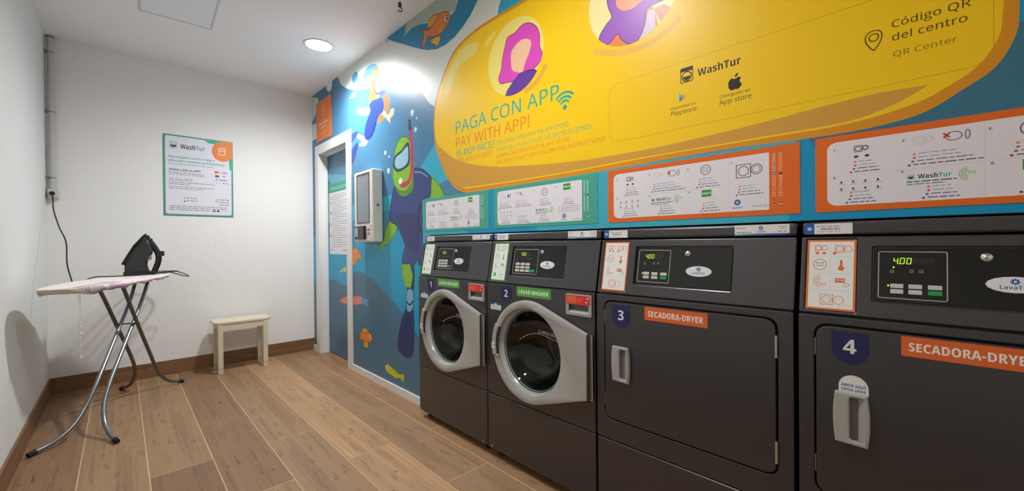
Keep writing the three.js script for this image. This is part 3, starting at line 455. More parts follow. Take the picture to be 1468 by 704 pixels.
      dots(0.06, 0.092); lines(0.075, 0.053, 4, 0.06); for (let i = 0; i < 3; i++) oval(g, X(0.2) + i * 60, Y(0.085), 14, 14, null, '#c8c4cc', 3); fine(g, X(0.19), Y(0.062), 170, 9, '#8a8a9a'); lines(0.205, 0.053, 4, 0.09);
      app(0.335, 0.08); hand(0.455, 0.083, 36); lines(0.37, 0.054, 4, 0.06); for (let i = 0; i < 4; i++) { oval(g, X(0.5), Y(0.092) + i * 17, 6, 5, '#c86a5a'); fine(g, X(0.51), Y(0.094) + i * 17, 230, 7, '#8f8aa6'); }
      gear(g, X(0.53), Y(0.045), 19, '#2466b0', '#eae6ec'); text(g, 'LavaTur', X(0.53), Y(0.024), 12, '#2466b0', { align: 'center', weight: 'bold' }); text(g, '900 802 801', X(0.585), Y(0.024), 12, '#6a9a5a', { w: 108 });
    }
    const side = (a, b, x, c) => { text(g, a, X(x), Y(0.06), 19, c, { turn: -Math.PI / 2, w: 150 }); text(g, b, X(x), Y(0.145), 19, c, { turn: -Math.PI / 2, w: 126 }); };
    const wc = dry ? '#f7c9a4' : '#d5efe6';
    side(dry ? 'SECADO' : 'LAVADO', dry ? 'DRYING' : 'WASHING', 0.659, wc); side(dry ? 'SÉCHAGE' : 'LAVAGE', dry ? 'TROCKNUNG' : 'WASCHEN', 0.678, wc);
    const flag = (x, y, a, b, c) => { [a, b, c].forEach((q, i) => { g.fillStyle = q; g.fillRect(X(x) - 9, Y(y) - 10 + i * 7, 18, 7); }); };
    flag(0.655, 0.045, '#b8202c', '#f0c030', '#b8202c'); flag(0.674, 0.036, '#2a3a8a', '#f0f0f0', '#c02030'); flag(0.655, 0.14, '#44508a', '#d8d0e0', '#8a5070'); flag(0.674, 0.135, '#222', '#b02020', '#e0b030');
  });
}
function gear(g, x, y, r, c, hole) { g.fillStyle = c; for (let i = 0; i < 8; i++) { g.save(); g.translate(x, y); g.rotate(i * Math.PI / 4); g.fillRect(-r * 0.24, -r * 1.3, r * 0.48, r * 0.6); g.restore(); } oval(g, x, y, r, r, c); oval(g, x, y, r * 0.42, r * 0.42, hole); }
{
  const wash = printed(instructionTex(false), 0.36), dry = printed(instructionTex(true), 0.36);
  const lab = ['teal edged instruction sheet touching the diver on the mural', 'teal edged instruction sheet between the other teal one and an orange one', 'complete orange edged instruction sheet over the middle dryer', 'orange edged instruction sheet cut off by the right photo edge'];
  [-2.611, -1.834, -1.049, -0.28].forEach((x, i) => {
    const o = thing('instruction_sheet', lab[i], 'sign', 'instruction sheets over the machines'); o.position.set(W, 0, 0); o.rotation.y = -Math.PI / 2;
    const s = rrect(x, 1.29, 0.728, 0.233, 0.004);
    decal('print', null, x, 1.29, 0.728, 0.233, 0.0004, o, { t: 0.0014, shape: s, mat: i < 2 ? wash : dry });
  });
}
// ------------------------------------------------------------------ payment terminal beside the door
{
  const k = thing('payment_terminal', 'white wall box payment terminal with tall screen beside the door', 'terminal'); k.position.set(W, 0, 0); k.rotation.y = -Math.PI / 2;
  const white = phy(0xe9e7df, 0.35), x0 = -3.622, x1 = -3.252, y0 = 1.222, y1 = 1.832, F = 0.092;
  part('housing', rbox(x1 - x0, y1 - y0, F - 0.002, (x0 + x1) / 2, (y0 + y1) / 2, F / 2 + 0.001, 0.012, 3), white, k);
  const bez = rrect(-3.565, 1.382, 0.255, 0.428, 0.006); bez.holes.push(rrect(-3.55, 1.394, 0.225, 0.404, 0.003, THREE.Path));
  part('screen_bezel', ext(bez, 0.004, F + 0.003, 0.0008), std(0x5a5a58, 0.4), k);
  part('screen', planar(ext(poly([[-3.55, 1.394], [-3.325, 1.394], [-3.325, 1.798], [-3.55, 1.798]]), 0.002, F + 0.0012), -3.55, 1.394, 0.225, 0.404), phy(0x8f969b, 0.12), k);
  part('camera', cyl(0.006, 0.003, 12).rotateX(Math.PI / 2).translate(-3.42, 1.803, F + 0.0035), MAT.black, k);
  const plate = part('lower_plate', ext(rrect(-3.605, 1.236, 0.335, 0.135, 0.006), 0.003, F + 0.002, 0.0008), phy(0xdedcd6, 0.4), k);
  for (const [sx, sy] of [[-3.592, 1.358], [-3.284, 1.358], [-3.592, 1.248], [-3.284, 1.248]]) part('screw', cyl(0.006, 0.003, 12).rotateX(Math.PI / 2).translate(sx, sy, F + 0.003), MAT.greyDark, plate);
  const pin = part('card_reader', rbox(0.19, 0.115, 0.024, -3.475, 1.303, F + 0.012, 0.006), MAT.gloss, k, 'black card reader');
  part('reader_screen', rbox(0.062, 0.075, 0.002, -3.528, 1.307, F + 0.0245, 0.0008), phy(0x9fb4bc, 0.2), pin);
  decal('sticker', canvas(128, 128, (g, w, h) => { g.fillStyle = '#e4e2de'; g.fillRect(0, 0, w, h); g.fillStyle = '#44507c'; g.fillRect(14, 12, 100, 34); fine(g, 20, 24, 84, 12, '#c9cce0'); g.fillStyle = '#c2562c'; g.fillRect(18, 62, 92, 50); oval(g, 50, 88, 16, 16, '#e8b060'); fine(g, 66, 80, 40, 10, '#f0d8c0'); }), -3.363, 1.27, 0.072, 0.072, F + 0.002, k);
  part('lock', cyl(0.011, 0.006, 18).rotateZ(Math.PI / 2).translate(x1 + 0.002, 1.53, 0.047), MAT.greyDark, k);
}
// ------------------------------------------------------------------ machines
const stickerTex = {};
function stripTex(right) {
  return canvas(right ? 320 : 228, 68, (g, w, h) => {
    seed = 77; g.fillStyle = '#e8e6e2'; g.fillRect(0, 0, w, h);
    if (right) { fine(g, 10, 16, 60, 8, '#8a90b0'); fine(g, 10, 46, 96, 7, '#5a5a5a'); gear(g, 160, 22, 11, '#2a7ab8', '#e8e6e2'); text(g, 'LavaTur', 160, 50, 10, '#3a5a9a', { align: 'center', weight: 'bold' }); fine(g, 258, 14, 52, 7, '#7a88b8'); fine(g, 268, 26, 40, 7, '#9a9ac0'); fine(g, 252, 42, 58, 7, '#777'); const q = g.createLinearGradient(0, 0, w, 0); q.addColorStop(0, '#68c0b0'); q.addColorStop(0.5, '#3a70b0'); q.addColorStop(1, '#3a4a9a'); g.fillStyle = q; g.fillRect(0, 57, w, 11); }
    else { g.fillStyle = '#1f5fb4'; g.fillRect(0, 0, 48, h); gear(g, 24, 34, 9, '#e6ecf4', '#1f5fb4'); fine(g, 58, 16, 120, 8, '#8a90a8'); text(g, '900 802 801', 80, 42, 13, '#4a5684', { w: 92, weight: 'bold' }); fine(g, 60, 50, 110, 6, '#aaa'); }
  });
}
const STRIP = [printed(stripTex(false), 0.35), printed(stripTex(true), 0.35)];
function guideTex(col, dry) {
  return canvas(240, 424, (g, w, h) => {
    seed = 61; g.fillStyle = '#e9ebe8'; g.fillRect(0, 0, w, h); g.strokeStyle = col; g.lineWidth = 12; g.beginPath(); g.roundRect(5, 5, w - 10, h - 10, 10); g.stroke();
    g.strokeStyle = '#cfd2d4'; g.lineWidth = 2; g.beginPath(); g.moveTo(118, 20); g.lineTo(118, 305); for (const y of [100, 205, 305]) { g.moveTo(18, y); g.lineTo(222, y); } g.stroke();
    g.strokeStyle = col; const wm = (x, y, s) => { g.lineWidth = 3; g.strokeRect(x - s, y - s, 2 * s, 2 * s); oval(g, x, y, s * 0.75, s * 0.75, null, col, 3); oval(g, x + s * 1.9, y, s * 0.8, s * 0.8, null, col, 3); };
    wm(56, 50, 17); oval(g, 52, 82, 10, 8, col); oval(g, 86, 82, 10, 8, col); wm(160, 56, 22); oval(g, 138, 82, 10, 9, col);
    oval(g, 66, 152, 32, 32, null, col, 4); fine(g, 46, 140, 40, 7, '#5a6088'); fine(g, 46, 156, 40, 5, '#5a6088'); g.fillStyle = col; g.beginPath(); g.roundRect(164, 122, 12, 46, 6); g.fill(); oval(g, 170, 172, 15, 15, col);
    for (let i = 0; i < 3; i++) { g.beginPath(); g.arc(74, 255, 14 + 11 * i, 1.7, 4.6); g.lineWidth = 3; g.stroke(); } g.strokeRect(74, 268, 24, 10);
    g.fillStyle = col; g.fillRect(142, 232, 48, 26); oval(g, 196, 270, 12, 10, null, col, 3); fine(g, 148, 240, 36, 9, '#f4e6dc');
    if (dry) wm(104, 362, 30); else { g.fillStyle = col; g.fillRect(40, 336, 40, 40); fine(g, 130, 350, 70, 9, col); oval(g, 164, 370, 14, 14, null, col, 3); }
  });
}
const GUIDE = { dry: printed(guideTex('#e2722e', true), 0.35), wash: printed(guideTex('#57b04a', false), 0.35) };
const badgeTex = canvas(256, 110, (g, w, h) => { g.fillStyle = '#e4e4e6'; g.fillRect(0, 0, w, h); gear(g, 128, 34, 17, '#2360b0', '#e4e4e6'); text(g, 'LavaTur', 128, 86, 26, '#2a5a9e', { align: 'center', weight: 'bold', w: undefined }); });
const digitTex = (dim) => canvas(256, 56, (g, w, h) => {
  g.fillStyle = dim ? '#1c1614' : '#000'; g.fillRect(0, 0, w, h);
  const seg = (x, on, c) => { const s = { a: [[5, 4], [27, 4]], b: [[29, 6], [27, 26]], c: [[27, 30], [25, 50]], d: [[2, 52], [23, 52]], e: [[2, 30], [0, 50]], f: [[5, 6], [3, 26]], g: [[4, 28], [25, 28]] }; g.strokeStyle = c; g.lineWidth = 5.5; g.lineCap = 'round'; for (const k of on) { g.beginPath(); g.moveTo(x + s[k][0][0], s[k][0][1]); g.lineTo(x + s[k][1][0], s[k][1][1]); g.stroke(); } };
  const on = '#c8f52a';
  if (dim) for (let i = 3; i < 6; i++) seg(8 + i * 41, 'abcdefg', '#3a2a24');
  else { seg(8, 'bcfg', on); seg(49, 'abcdef', on); seg(90, 'abcdef', on); oval(g, 40, 52, 4, 4, on); }
});
const digitMat = new THREE.MeshStandardMaterial({ map: digitTex(true), roughness: 0.3, emissive: 0xffffff, emissiveMap: digitTex(false), emissiveIntensity: 1.1 });
const unitTex = (dry) => canvas(dry ? 274 : 362, 266, (g, w, h) => {
  g.fillStyle = '#101011'; g.fillRect(0, 0, w, h); g.strokeStyle = '#a9a7a0'; g.lineWidth = 5; g.beginPath(); g.roundRect(4, 4, w - 8, h - 8, 8); g.stroke();
  if (dry) { for (const [x, y] of [[54, 106], [132, 102], [168, 102]]) { g.strokeStyle = '#8a8a86'; g.lineWidth = 3; g.strokeRect(x, y, 12, 10); g.beginPath(); g.moveTo(x - 4, y + 14); g.lineTo(x + 14, y + 14); g.stroke(); } }
  else for (let i = 0; i < 5; i++) { g.fillStyle = '#77766f'; g.fillRect(50 + i * 44 + (i ? 30 : 0), 98, 8, 14); }
});
const UNIT = { dry: printed(unitTex(true), 0.22), wash: printed(unitTex(false), 0.22) };
const badgeMat = printed(badgeTex, 0.3);
const shield = (x, y, w, h) => { const s = new THREE.Shape(); s.moveTo(x, y + h); s.lineTo(x, y + w * 0.5); s.absarc(x + w / 2, y + w * 0.5, w / 2, Math.PI, Math.PI * 2, false); s.lineTo(x + w, y + h); s.closePath(); return s; };
const numberTex = (n) => canvas(170, 186, (g, w, h) => { g.fillStyle = '#1c1e54'; g.fillRect(0, 0, w, h); text(g, n, 85, 122, 82, '#e2e2e6', { align: 'center', weight: 'bold' }); });
const wordTex = (s, c) => canvas(500, 104, (g, w, h) => { g.fillStyle = c; g.fillRect(0, 0, w, h); text(g, s, 28, 75, 44, '#eef0ea', { w: 440, weight: 'bold' }); });
const GREENWORD = printed(wordTex('LAVAR-WASHER', '#4fa63a'), 0.4), ORANGEWORD = printed(wordTex('SECADORA-DRYER', '#e0662a'), 0.4);
const redTex = canvas(256, 84, (g, w, h) => { seed = 9; g.fillStyle = '#dd2f22'; g.fillRect(0, 0, w, h); for (let i = 0; i < 6; i++) fine(g, 14, 10 + i * 11, 100, 7, '#f5a06a'); for (let i = 0; i < 4; i++) fine(g, 122, 24 + i * 11, 50, 6, '#f08a70'); oval(g, 234, 20, 9, 9, '#f6d8d0'); oval(g, 218, 56, 8, 9, '#f6d8d0'); });
const tagTex = canvas(172, 70, (g, w, h) => { seed = 3; g.fillStyle = '#e2e2e4'; g.fillRect(0, 0, w, h); g.fillStyle = '#2a55a0'; g.fillRect(0, 0, w, 18); g.fillStyle = '#e2e2e4'; g.fillRect(70, 0, 30, 18); for (let i = 0; i < 3; i++) fine(g, 10, 26 + i * 14, 140, 8, '#8a90a6'); });
const loadTex = canvas(512, 180, (g, w, h) => {
  g.clearRect(0, 0, w, h); g.setLineDash([14, 17]); curve(g, [[14, 140], [60, 108], [120, 84], [190, 74], [260, 82], [350, 98], [430, 108], [500, 108]], '#e6e6e2', 7); g.setLineDash([]);
  g.save(); g.translate(190, 62); g.rotate(0.085); text(g, '¡CARGA MÁXIMA!', 0, 0, 28, '#e6e6e2', { w: 300 }); g.restore();
});

function machineBase(n, label, group, name, dry) {
  const o = thing(name, label, dry ? 'dryer' : 'washer', group); o.position.set(MX, 0, MZ + MW * (n - 1)); o.rotation.y = -Math.PI / 2;
  const a = dry ? 0.006 : 0.003, b = dry ? 0.733 : 0.736;
  part('cabinet', merge([...(dry ? [span(a + 0.004, b - 0.004, 0.0455, 0.98, -0.8, -0.022)] : [span(a + 0.004, b - 0.004, 0.0455, 0.36, -0.8, -0.022), span(a + 0.004, a + 0.03, 0.36, 0.98, -0.8, -0.022), span(b - 0.03, b - 0.004, 0.36, 0.98, -0.8, -0.022), span(a + 0.03, b - 0.03, 0.955, 0.98, -0.8, -0.022), span(a + 0.03, b - 0.03, 0.36, 0.955, -0.8, -0.76)]), span(a + 0.006, b - 0.006, 0.98, 1.212, -0.8, -0.075)]), MAT.graphite, o);
  part('kick_panel', rbox(b - a, 0.3125, 0.021, (a + b) / 2, 0.0445 + 0.15625, -0.0105, 0.007, 3), MAT.graphite, o);
  part('lid', rbox(b - a, 0.041, 0.74, (a + b) / 2, 1.2365, -0.052 - 0.37, 0.01, 3), MAT.graphite, o);
  for (const [x, z] of [[0.06, -0.06], [0.68, -0.06], [0.06, -0.72], [0.68, -0.72]]) part('foot', merge([cyl(0.022, 0.014).translate(x, 0.007, z), cyl(0.009, 0.032).translate(x, 0.03, z)]), MAT.rubber, o);
  for (const x of [a + 0.035, b - 0.035]) part('screw', merge([cyl(0.006, 0.004, 10).rotateX(Math.PI / 2).translate(x, 0.062, 0.001)]), MAT.chrome, o);
  // leaning control panel: front plate with openings for the guide and the black display plate
  const sh = rrect(a, 0.002, b - a, 0.2315, 0.006); sh.holes.push(rrect(0.019, 0.011, 0.123, 0.217, 0.006, THREE.Path)); sh.holes.push(rrect(0.174, 0.046, 0.375, 0.159, 0.005, THREE.Path));
  const cp = part('control_panel', ext(sh, 0.03, 0, 0.003), MAT.graphite, o); cp.position.set(0, 0.982, -0.005); cp.rotation.x = -Math.atan2(0.046, 0.231);
  part('backing', span(a + 0.01, b - 0.01, 0.006, 0.228, -0.04, -0.012), MAT.graphite, cp);
  decal('guide_sticker', null, 0.0215, 0.0135, 0.118, 0.212, -0.0115, cp, { r: 0.004, t: 0.008, mat: dry ? GUIDE.dry : GUIDE.wash, label: dry ? 'white sticker with orange pictograms' : 'white sticker with green pictograms' });
  part('display_plate', ext(rrect(0.179, 0.051, 0.365, 0.149, 0.003), 0.004, -0.0075, 0.0008), MAT.gloss, cp, 'black plate');
  const uw = dry ? 0.137 : 0.181;
  decal('control_unit', null, 0.186, 0.0595, uw, 0.133, -0.0075, cp, { t: 0.0012, mat: dry ? UNIT.dry : UNIT.wash });
  const Z = -0.0062;
  const dx = dry ? 0.216 : 0.24;
  part('display', planar(span(dx, dx + (dry ? 0.082 : 0.076), 0.156, 0.174, Z, Z + 0.0008), dx, 0.156, dry ? 0.082 : 0.076, 0.018), digitMat, cp, 'lit green digits');
  const key = (x, y, w, h, m, nm) => part(nm, rbox(w, h, 0.003, x + w / 2, y + h / 2, Z + 0.0012, 0.0012), m, cp);
  if (dry) {
    for (const [i, x] of [0.213, 0.249, 0.286].entries()) { key(x, 0.0895, 0.026, 0.0118, MAT.button, 'button'); key(x, 0.0745, 0.026, 0.0118, i === 2 ? MAT.green : MAT.button, i === 2 ? 'start_button' : 'button'); }
    for (const [x, y] of n === 4 ? [[0.219, 0.147], [0.2085, 0.096]] : [[0.2085, 0.096]]) part('indicator_light', cyl(0.0018, 0.001, 10).rotateX(Math.PI / 2).translate(x, y, Z + 0.0006), MAT.led, cp);
  } else {
    for (let r = 0; r < 3; r++) for (let c = 0; c < 3; c++) key(0.209 + c * 0.037, 0.1055 - r * 0.0175, 0.0305, 0.0125, MAT.button, 'button');
    key(0.318, 0.0705, 0.0325, 0.0135, MAT.green, 'start_button');
  }
  part('key_lock', merge([lathe([[0, 0.008], [0.004, 0.008], [0.0045, 0.0055], [0.008, 0.006], [0.0105, 0.004], [0.0115, 0]], 24).rotateX(Math.PI / 2).translate(0.388, 0.178, -0.0075)]), MAT.chrome, cp);
  const el = new THREE.Shape(); el.absellipse(0.432, 0.112, 0.047, 0.0195, 0, Math.PI * 2);
  decal('badge', null, 0.385, 0.0925, 0.094, 0.039, -0.0075, cp, { t: 0.003, shape: el, mat: badgeMat, label: 'white oval badge' });
  // stickers on the lid front
  decal('contact_sticker', null, 0.014, 1.2205, 0.116, 0.032, -0.0522, o, { t: 0.0008, mat: STRIP[0] }); if (n < 4) decal('service_sticker', null, 0.55, 1.2205, 0.163, 0.035, -0.0522, o, { t: 0.0008, mat: STRIP[1] });
  return [o, a, b];
}
function washer(n, label) {
  const [o, a, b] = machineBase(n, label, 'washers in the machine row', 'washing_machine', false);
  const cx = 0.348, cy = 0.652;
  const fs = rrect(a, 0.361, b - a, 0.6175, 0.006); const hole = new THREE.Path(); hole.absarc(cx, cy, 0.212, 0, Math.PI * 2, true); fs.holes.push(hole); fs.holes.push(rrect(0.59, 0.879, 0.122, 0.079, 0.004, THREE.Path));
  part('front_panel', ext(fs, 0.021, 0, 0.003, 24), MAT.graphite, o);
  // drum behind the door
  part('drum', latheZ([[0.2, -0.03], [0.235, -0.05], [0.24, -0.06], [0.24, -0.36], [0.2, -0.385], [0.0, -0.385]].map(([r, z]) => [r, z])).translate(cx, cy, 0), std(0x6d6a64, 0.3, { metalness: 0.85, side: THREE.DoubleSide }), o, 'steel drum');
  for (let i = 0; i < 3; i++) { const t = 0.5 + i * Math.PI * 2 / 3; part('drum_lifter', new RoundedBoxGeometry(0.05, 0.06, 0.26, 2, 0.02).translate(0, -0.215, -0.22).rotateZ(t).translate(cx, cy, 0), std(0x55534e, 0.35, { metalness: 0.8 }), o); }
  part('drum_hub', latheZ([[0.19, -0.37], [0.15, -0.362], [0.12, -0.372], [0.07, -0.36], [0.04, -0.35], [0, -0.348]]).translate(cx, cy, 0), std(0x86837c, 0.3, { metalness: 0.85, side: THREE.DoubleSide }), o);
  part('gasket', latheZ([[0.213, -0.002], [0.205, -0.02], [0.196, -0.03], [0.2, -0.045], [0.214, -0.03]]).translate(cx, cy, 0), MAT.rubber, o);
  // door: ring with a flag to the hinge
  const R = 0.2585, pts = []; const flag = [[0.715, 0.795], [0.716, 0.505]];
  for (let i = 0; i < 96; i++) pts.push([cx + R * Math.cos(i * Math.PI / 48), cy + R * Math.sin(i * Math.PI / 48)]);
  pts.push(...flag);
  pts.sort((p, q) => p[0] - q[0] || p[1] - q[1]); const half = (list) => { const h = []; for (const p of list) { while (h.length > 1 && (h.at(-1)[0] - h.at(-2)[0]) * (p[1] - h.at(-2)[1]) - (h.at(-1)[1] - h.at(-2)[1]) * (p[0] - h.at(-2)[0]) <= 0) h.pop(); h.push(p); } h.pop(); return h; };
  const hull = [...half(pts), ...half([...pts].reverse())];
  const ds = poly(hull); const dh = new THREE.Path(); dh.absarc(cx, cy, 0.219, 0, Math.PI * 2, true); ds.holes.push(dh);
  const T = 0.036;
  const door = part('door', toCreasedNormals(ext(ds, T - 0.003, T, 0.009, 36), 0.6), MAT.greyPlastic, o, 'grey plastic porthole door');
  part('inner_ring', latheZ([[0.2195, 0.033], [0.222, 0.026], [0.216, 0.012], [0.208, -0.006], [0.2, -0.008], [0.2, -0.012], [0.211, -0.012], [0.2225, 0.02]].map((p) => p)).translate(cx, cy, 0), phy(0xb9b8b4, 0.25), door);
  part('glass', latheZ([[0.207, -0.004], [0.2, -0.012], [0.188, -0.03], [0.165, -0.07], [0.13, -0.095], [0.08, -0.108], [0, -0.112]]).translate(cx, cy, 0), phy(0xb8c4bc, 0.03, { transmission: 1, thickness: 0, ior: 1.5, side: THREE.DoubleSide }), door, 'clear domed glass');
  const seam = latheZ([[0.2005, -0.0075], [0.2075, -0.0055], [0.2085, -0.006]]).translate(cx, cy, 0); part('seal_line', seam, std(0x3f6a58, 0.4), door);
  const lm = phy(0xffffff, 0.5, { map: loadTex, transparent: true, alphaTest: 0.4 });
  const lg = new THREE.PlaneGeometry(0.31, 0.109, 30, 10).translate(-0.008, 0.055, 0), prof = [[0.207, -0.004], [0.2, -0.012], [0.188, -0.03], [0.165, -0.07], [0.13, -0.095], [0.08, -0.108], [0, -0.112]];
  for (let i = 0; i < lg.attributes.position.count; i++) { const r = Math.hypot(lg.attributes.position.getX(i), lg.attributes.position.getY(i)); let z = -0.004; for (let k = 1; k < prof.length; k++) if (r <= prof[k - 1][0] && r >= prof[k][0]) { const t = (prof[k - 1][0] - r) / (prof[k - 1][0] - prof[k][0]); z = prof[k - 1][1] + t * (prof[k][1] - prof[k - 1][1]); } lg.attributes.position.setZ(i, z + 0.0025); }
  lg.computeVertexNormals();
  part('load_mark', lg.translate(cx, cy, 0), lm, door, 'white dashed load line with lettering');
  const hd = part('handle', ext((() => { const s = new THREE.Shape(); s.absarc(cx, cy, 0.257, Math.PI * 0.85, Math.PI * 1.07, false); s.absarc(cx, cy, 0.229, Math.PI * 1.07, Math.PI * 0.85, true); s.closePath(); return s; })(), 0.012, T + 0.007, 0.003, 16), MAT.greyPlastic, door);
  part('grip_slot', ext((() => { const s = new THREE.Shape(); s.absarc(cx, cy, 0.2285, Math.PI * 0.85, Math.PI * 1.07, false); s.absarc(cx, cy, 0.216, Math.PI * 1.07, Math.PI * 0.85, true); s.closePath(); return s; })(), 0.006, T + 0.001, 0, 16), std(0x2c2b2a, 0.5), door);
  part('catch', rbox(0.018, 0.014, 0.012, cx - 0.216, cy - 0.055, T + 0.001, 0.004), MAT.greyPlastic, door);
  decal('door_sticker', canvas(80, 80, (g, w, h) => { g.fillStyle = '#e4e4e8'; g.fillRect(0, 0, w, h); fine(g, 10, 30, 60, 12, '#3a4a8a'); fine(g, 10, 50, 60, 12, '#3a4a8a'); }), cx - 0.257, cy - 0.02, 0.034, 0.036, T + 0.007, door, { shape: (() => { const s = new THREE.Shape(); s.moveTo(cx - 0.257, cy - 0.02); s.lineTo(cx - 0.23, cy - 0.02); s.lineTo(cx - 0.23, cy); s.quadraticCurveTo(cx - 0.23, cy + 0.016, cx - 0.243, cy + 0.016); s.quadraticCurveTo(cx - 0.256, cy + 0.016, cx - 0.257, cy); s.closePath(); return s; })() });
  part('hinge', merge([span(0.7165, 0.7215, 0.507, 0.793, 0.003, T - 0.006), cyl(0.006, 0.29, 12).translate(0.727, 0.65, 0.012)]), MAT.chrome, door, 'long metal hinge');
  part('hinge_pin', cyl(0.004, 0.3, 10).translate(0.7225, 0.65, T - 0.004), MAT.rubber, door);
  // detergent hatch
  const hs = rrect(0.579, 0.868, 0.144, 0.098, 0.007); hs.holes.push(rrect(0.595, 0.882, 0.112, 0.036, 0.003, THREE.Path));
  const ht = part('detergent_hatch', ext(hs, 0.006, 0.007, 0.002), MAT.greyPlastic, o, 'grey plastic detergent hatch');
  part('recess', merge([span(0.595, 0.707, 0.88, 0.92, -0.02, -0.016), span(0.591, 0.595, 0.88, 0.92, -0.018, 0.002), span(0.707, 0.711, 0.88, 0.92, -0.018, 0.002), span(0.595, 0.707, 0.918, 0.924, -0.018, 0.002)]), MAT.greyDark, ht);
  part('ledge', box(0.112, 0.004, 0.026, 0, 0, 0).rotateX(0.5).translate(0.651, 0.884, -0.004), phy(0xbdbcb8, 0.3), ht);
  decal('warning_label', redTex, 0.584, 0.92, 0.132, 0.041, 0.007, ht, { rough: 0.3, label: 'red warning label' });
  // plates and labels on the front
  decal('number_plate', numberTex(String(n)), 0.122, 0.881, 0.083, 0.088, 0.0002, o, { shape: shield(0.122, 0.881, 0.083, 0.088), label: 'navy number plate' });
  decal('name_label', null, 0.246, 0.925, 0.238, 0.0485, 0.0002, o, { mat: GREENWORD, label: 'green name label' });
  decal('small_sticker', tagTex, 0.036, 0.834, 0.086, 0.035, 0.0002, o);
}
function dryer(n, label) {
  const [o, a, b] = machineBase(n, label, 'dryers in the machine row', 'tumble_dryer', true);
  const fs = rrect(a, 0.361, b - a, 0.6175, 0.006); fs.holes.push(rrect(0.045, 0.448, 0.646, 0.507, 0.04, THREE.Path));
  part('front_panel', ext(fs, 0.021, 0, 0.003, 10), MAT.graphite, o);
  part('door_recess', span(0.04, 0.696, 0.443, 0.96, -0.0225, -0.0205), MAT.black, o);
  const door = part('door', ext(rrect(0.0505, 0.4535, 0.635, 0.496, 0.036), 0.024, 0.004, 0.003, 10), MAT.graphite, o);
  // bowed grip with a hollow
  const gs = new THREE.Shape(); gs.moveTo(0.098, 0.625); gs.quadraticCurveTo(0.088, 0.695, 0.097, 0.768); gs.lineTo(0.168, 0.768); gs.quadraticCurveTo(0.179, 0.695, 0.169, 0.623); gs.closePath(); gs.holes.push(rrect(0.129, 0.636, 0.036, 0.122, 0.01, THREE.Path));
  const h = part('handle', ext(gs, 0.02, 0.024, 0.004, 10), MAT.greyPlastic, door, 'grey plastic grip');
  part('hollow', ext(rrect(0.126, 0.633, 0.042, 0.128, 0.01), 0.004, 0.0085), MAT.greyDark, h);
  part('lip', box(0.024, 0.12, 0.004).rotateY(-0.75).translate(0.157, 0.697, 0.014), MAT.greyPlastic, h);
  for (const y of [0.83, 0.494]) part('hinge', merge([span(0.6835, 0.6905, y, y + 0.071, -0.006, 0.006), cyl(0.0042, 0.071, 12).translate(0.6875, y + 0.0355, 0.006)]), MAT.chrome, door, 'metal hinge');
  for (const y of [0.86, 0.51]) part('stop_clip', span(0.0465, 0.049, y, y + 0.05, -0.006, 0.001), MAT.steel, door);
  decal('number_plate', numberTex(String(n)), 0.088, 0.846, 0.083, 0.092, 0.0042, door, { shape: shield(0.088, 0.846, 0.083, 0.092), label: 'navy number plate' });
  decal('name_label', null, 0.236, 0.893, 0.242, 0.052, 0.0042, door, { mat: ORANGEWORD, r: 0.004, label: 'orange name label' });
  if (n === 4) decal('open_here_sticker', canvas(200, 140, (g, w, hh) => { g.fillStyle = '#e6e4e2'; g.fillRect(0, 0, w, hh); text(g, 'ABRIR AQUÍ', 100, 86, 22, '#26347e', { align: 'center', weight: 'bold', w: 168 }); text(g, 'OPEN HERE', 100, 118, 20, '#26282e', { align: 'center', weight: 'bold', w: 168 }); }), 0.104, 0.762, 0.066, 0.053, 0.0042, door, { shape: (() => { const s = new THREE.Shape(); s.moveTo(0.104, 0.762); s.lineTo(0.17, 0.762); s.lineTo(0.17, 0.785); s.absarc(0.137, 0.783, 0.033, 0, Math.PI, false); s.closePath(); return s; })(), label: 'white sticker with lettering' });
}
washer(1, 'dark grey front-loading washer numbered 1 beside the mural diver'); washer(2, 'dark grey front-loading washer numbered 2 between washer 1 and dryer 3');
dryer(3, 'dark grey tumble dryer numbered 3 with square orange-labelled door'); dryer(4, 'dark grey tumble dryer numbered 4 at the right edge with sticker over grip');
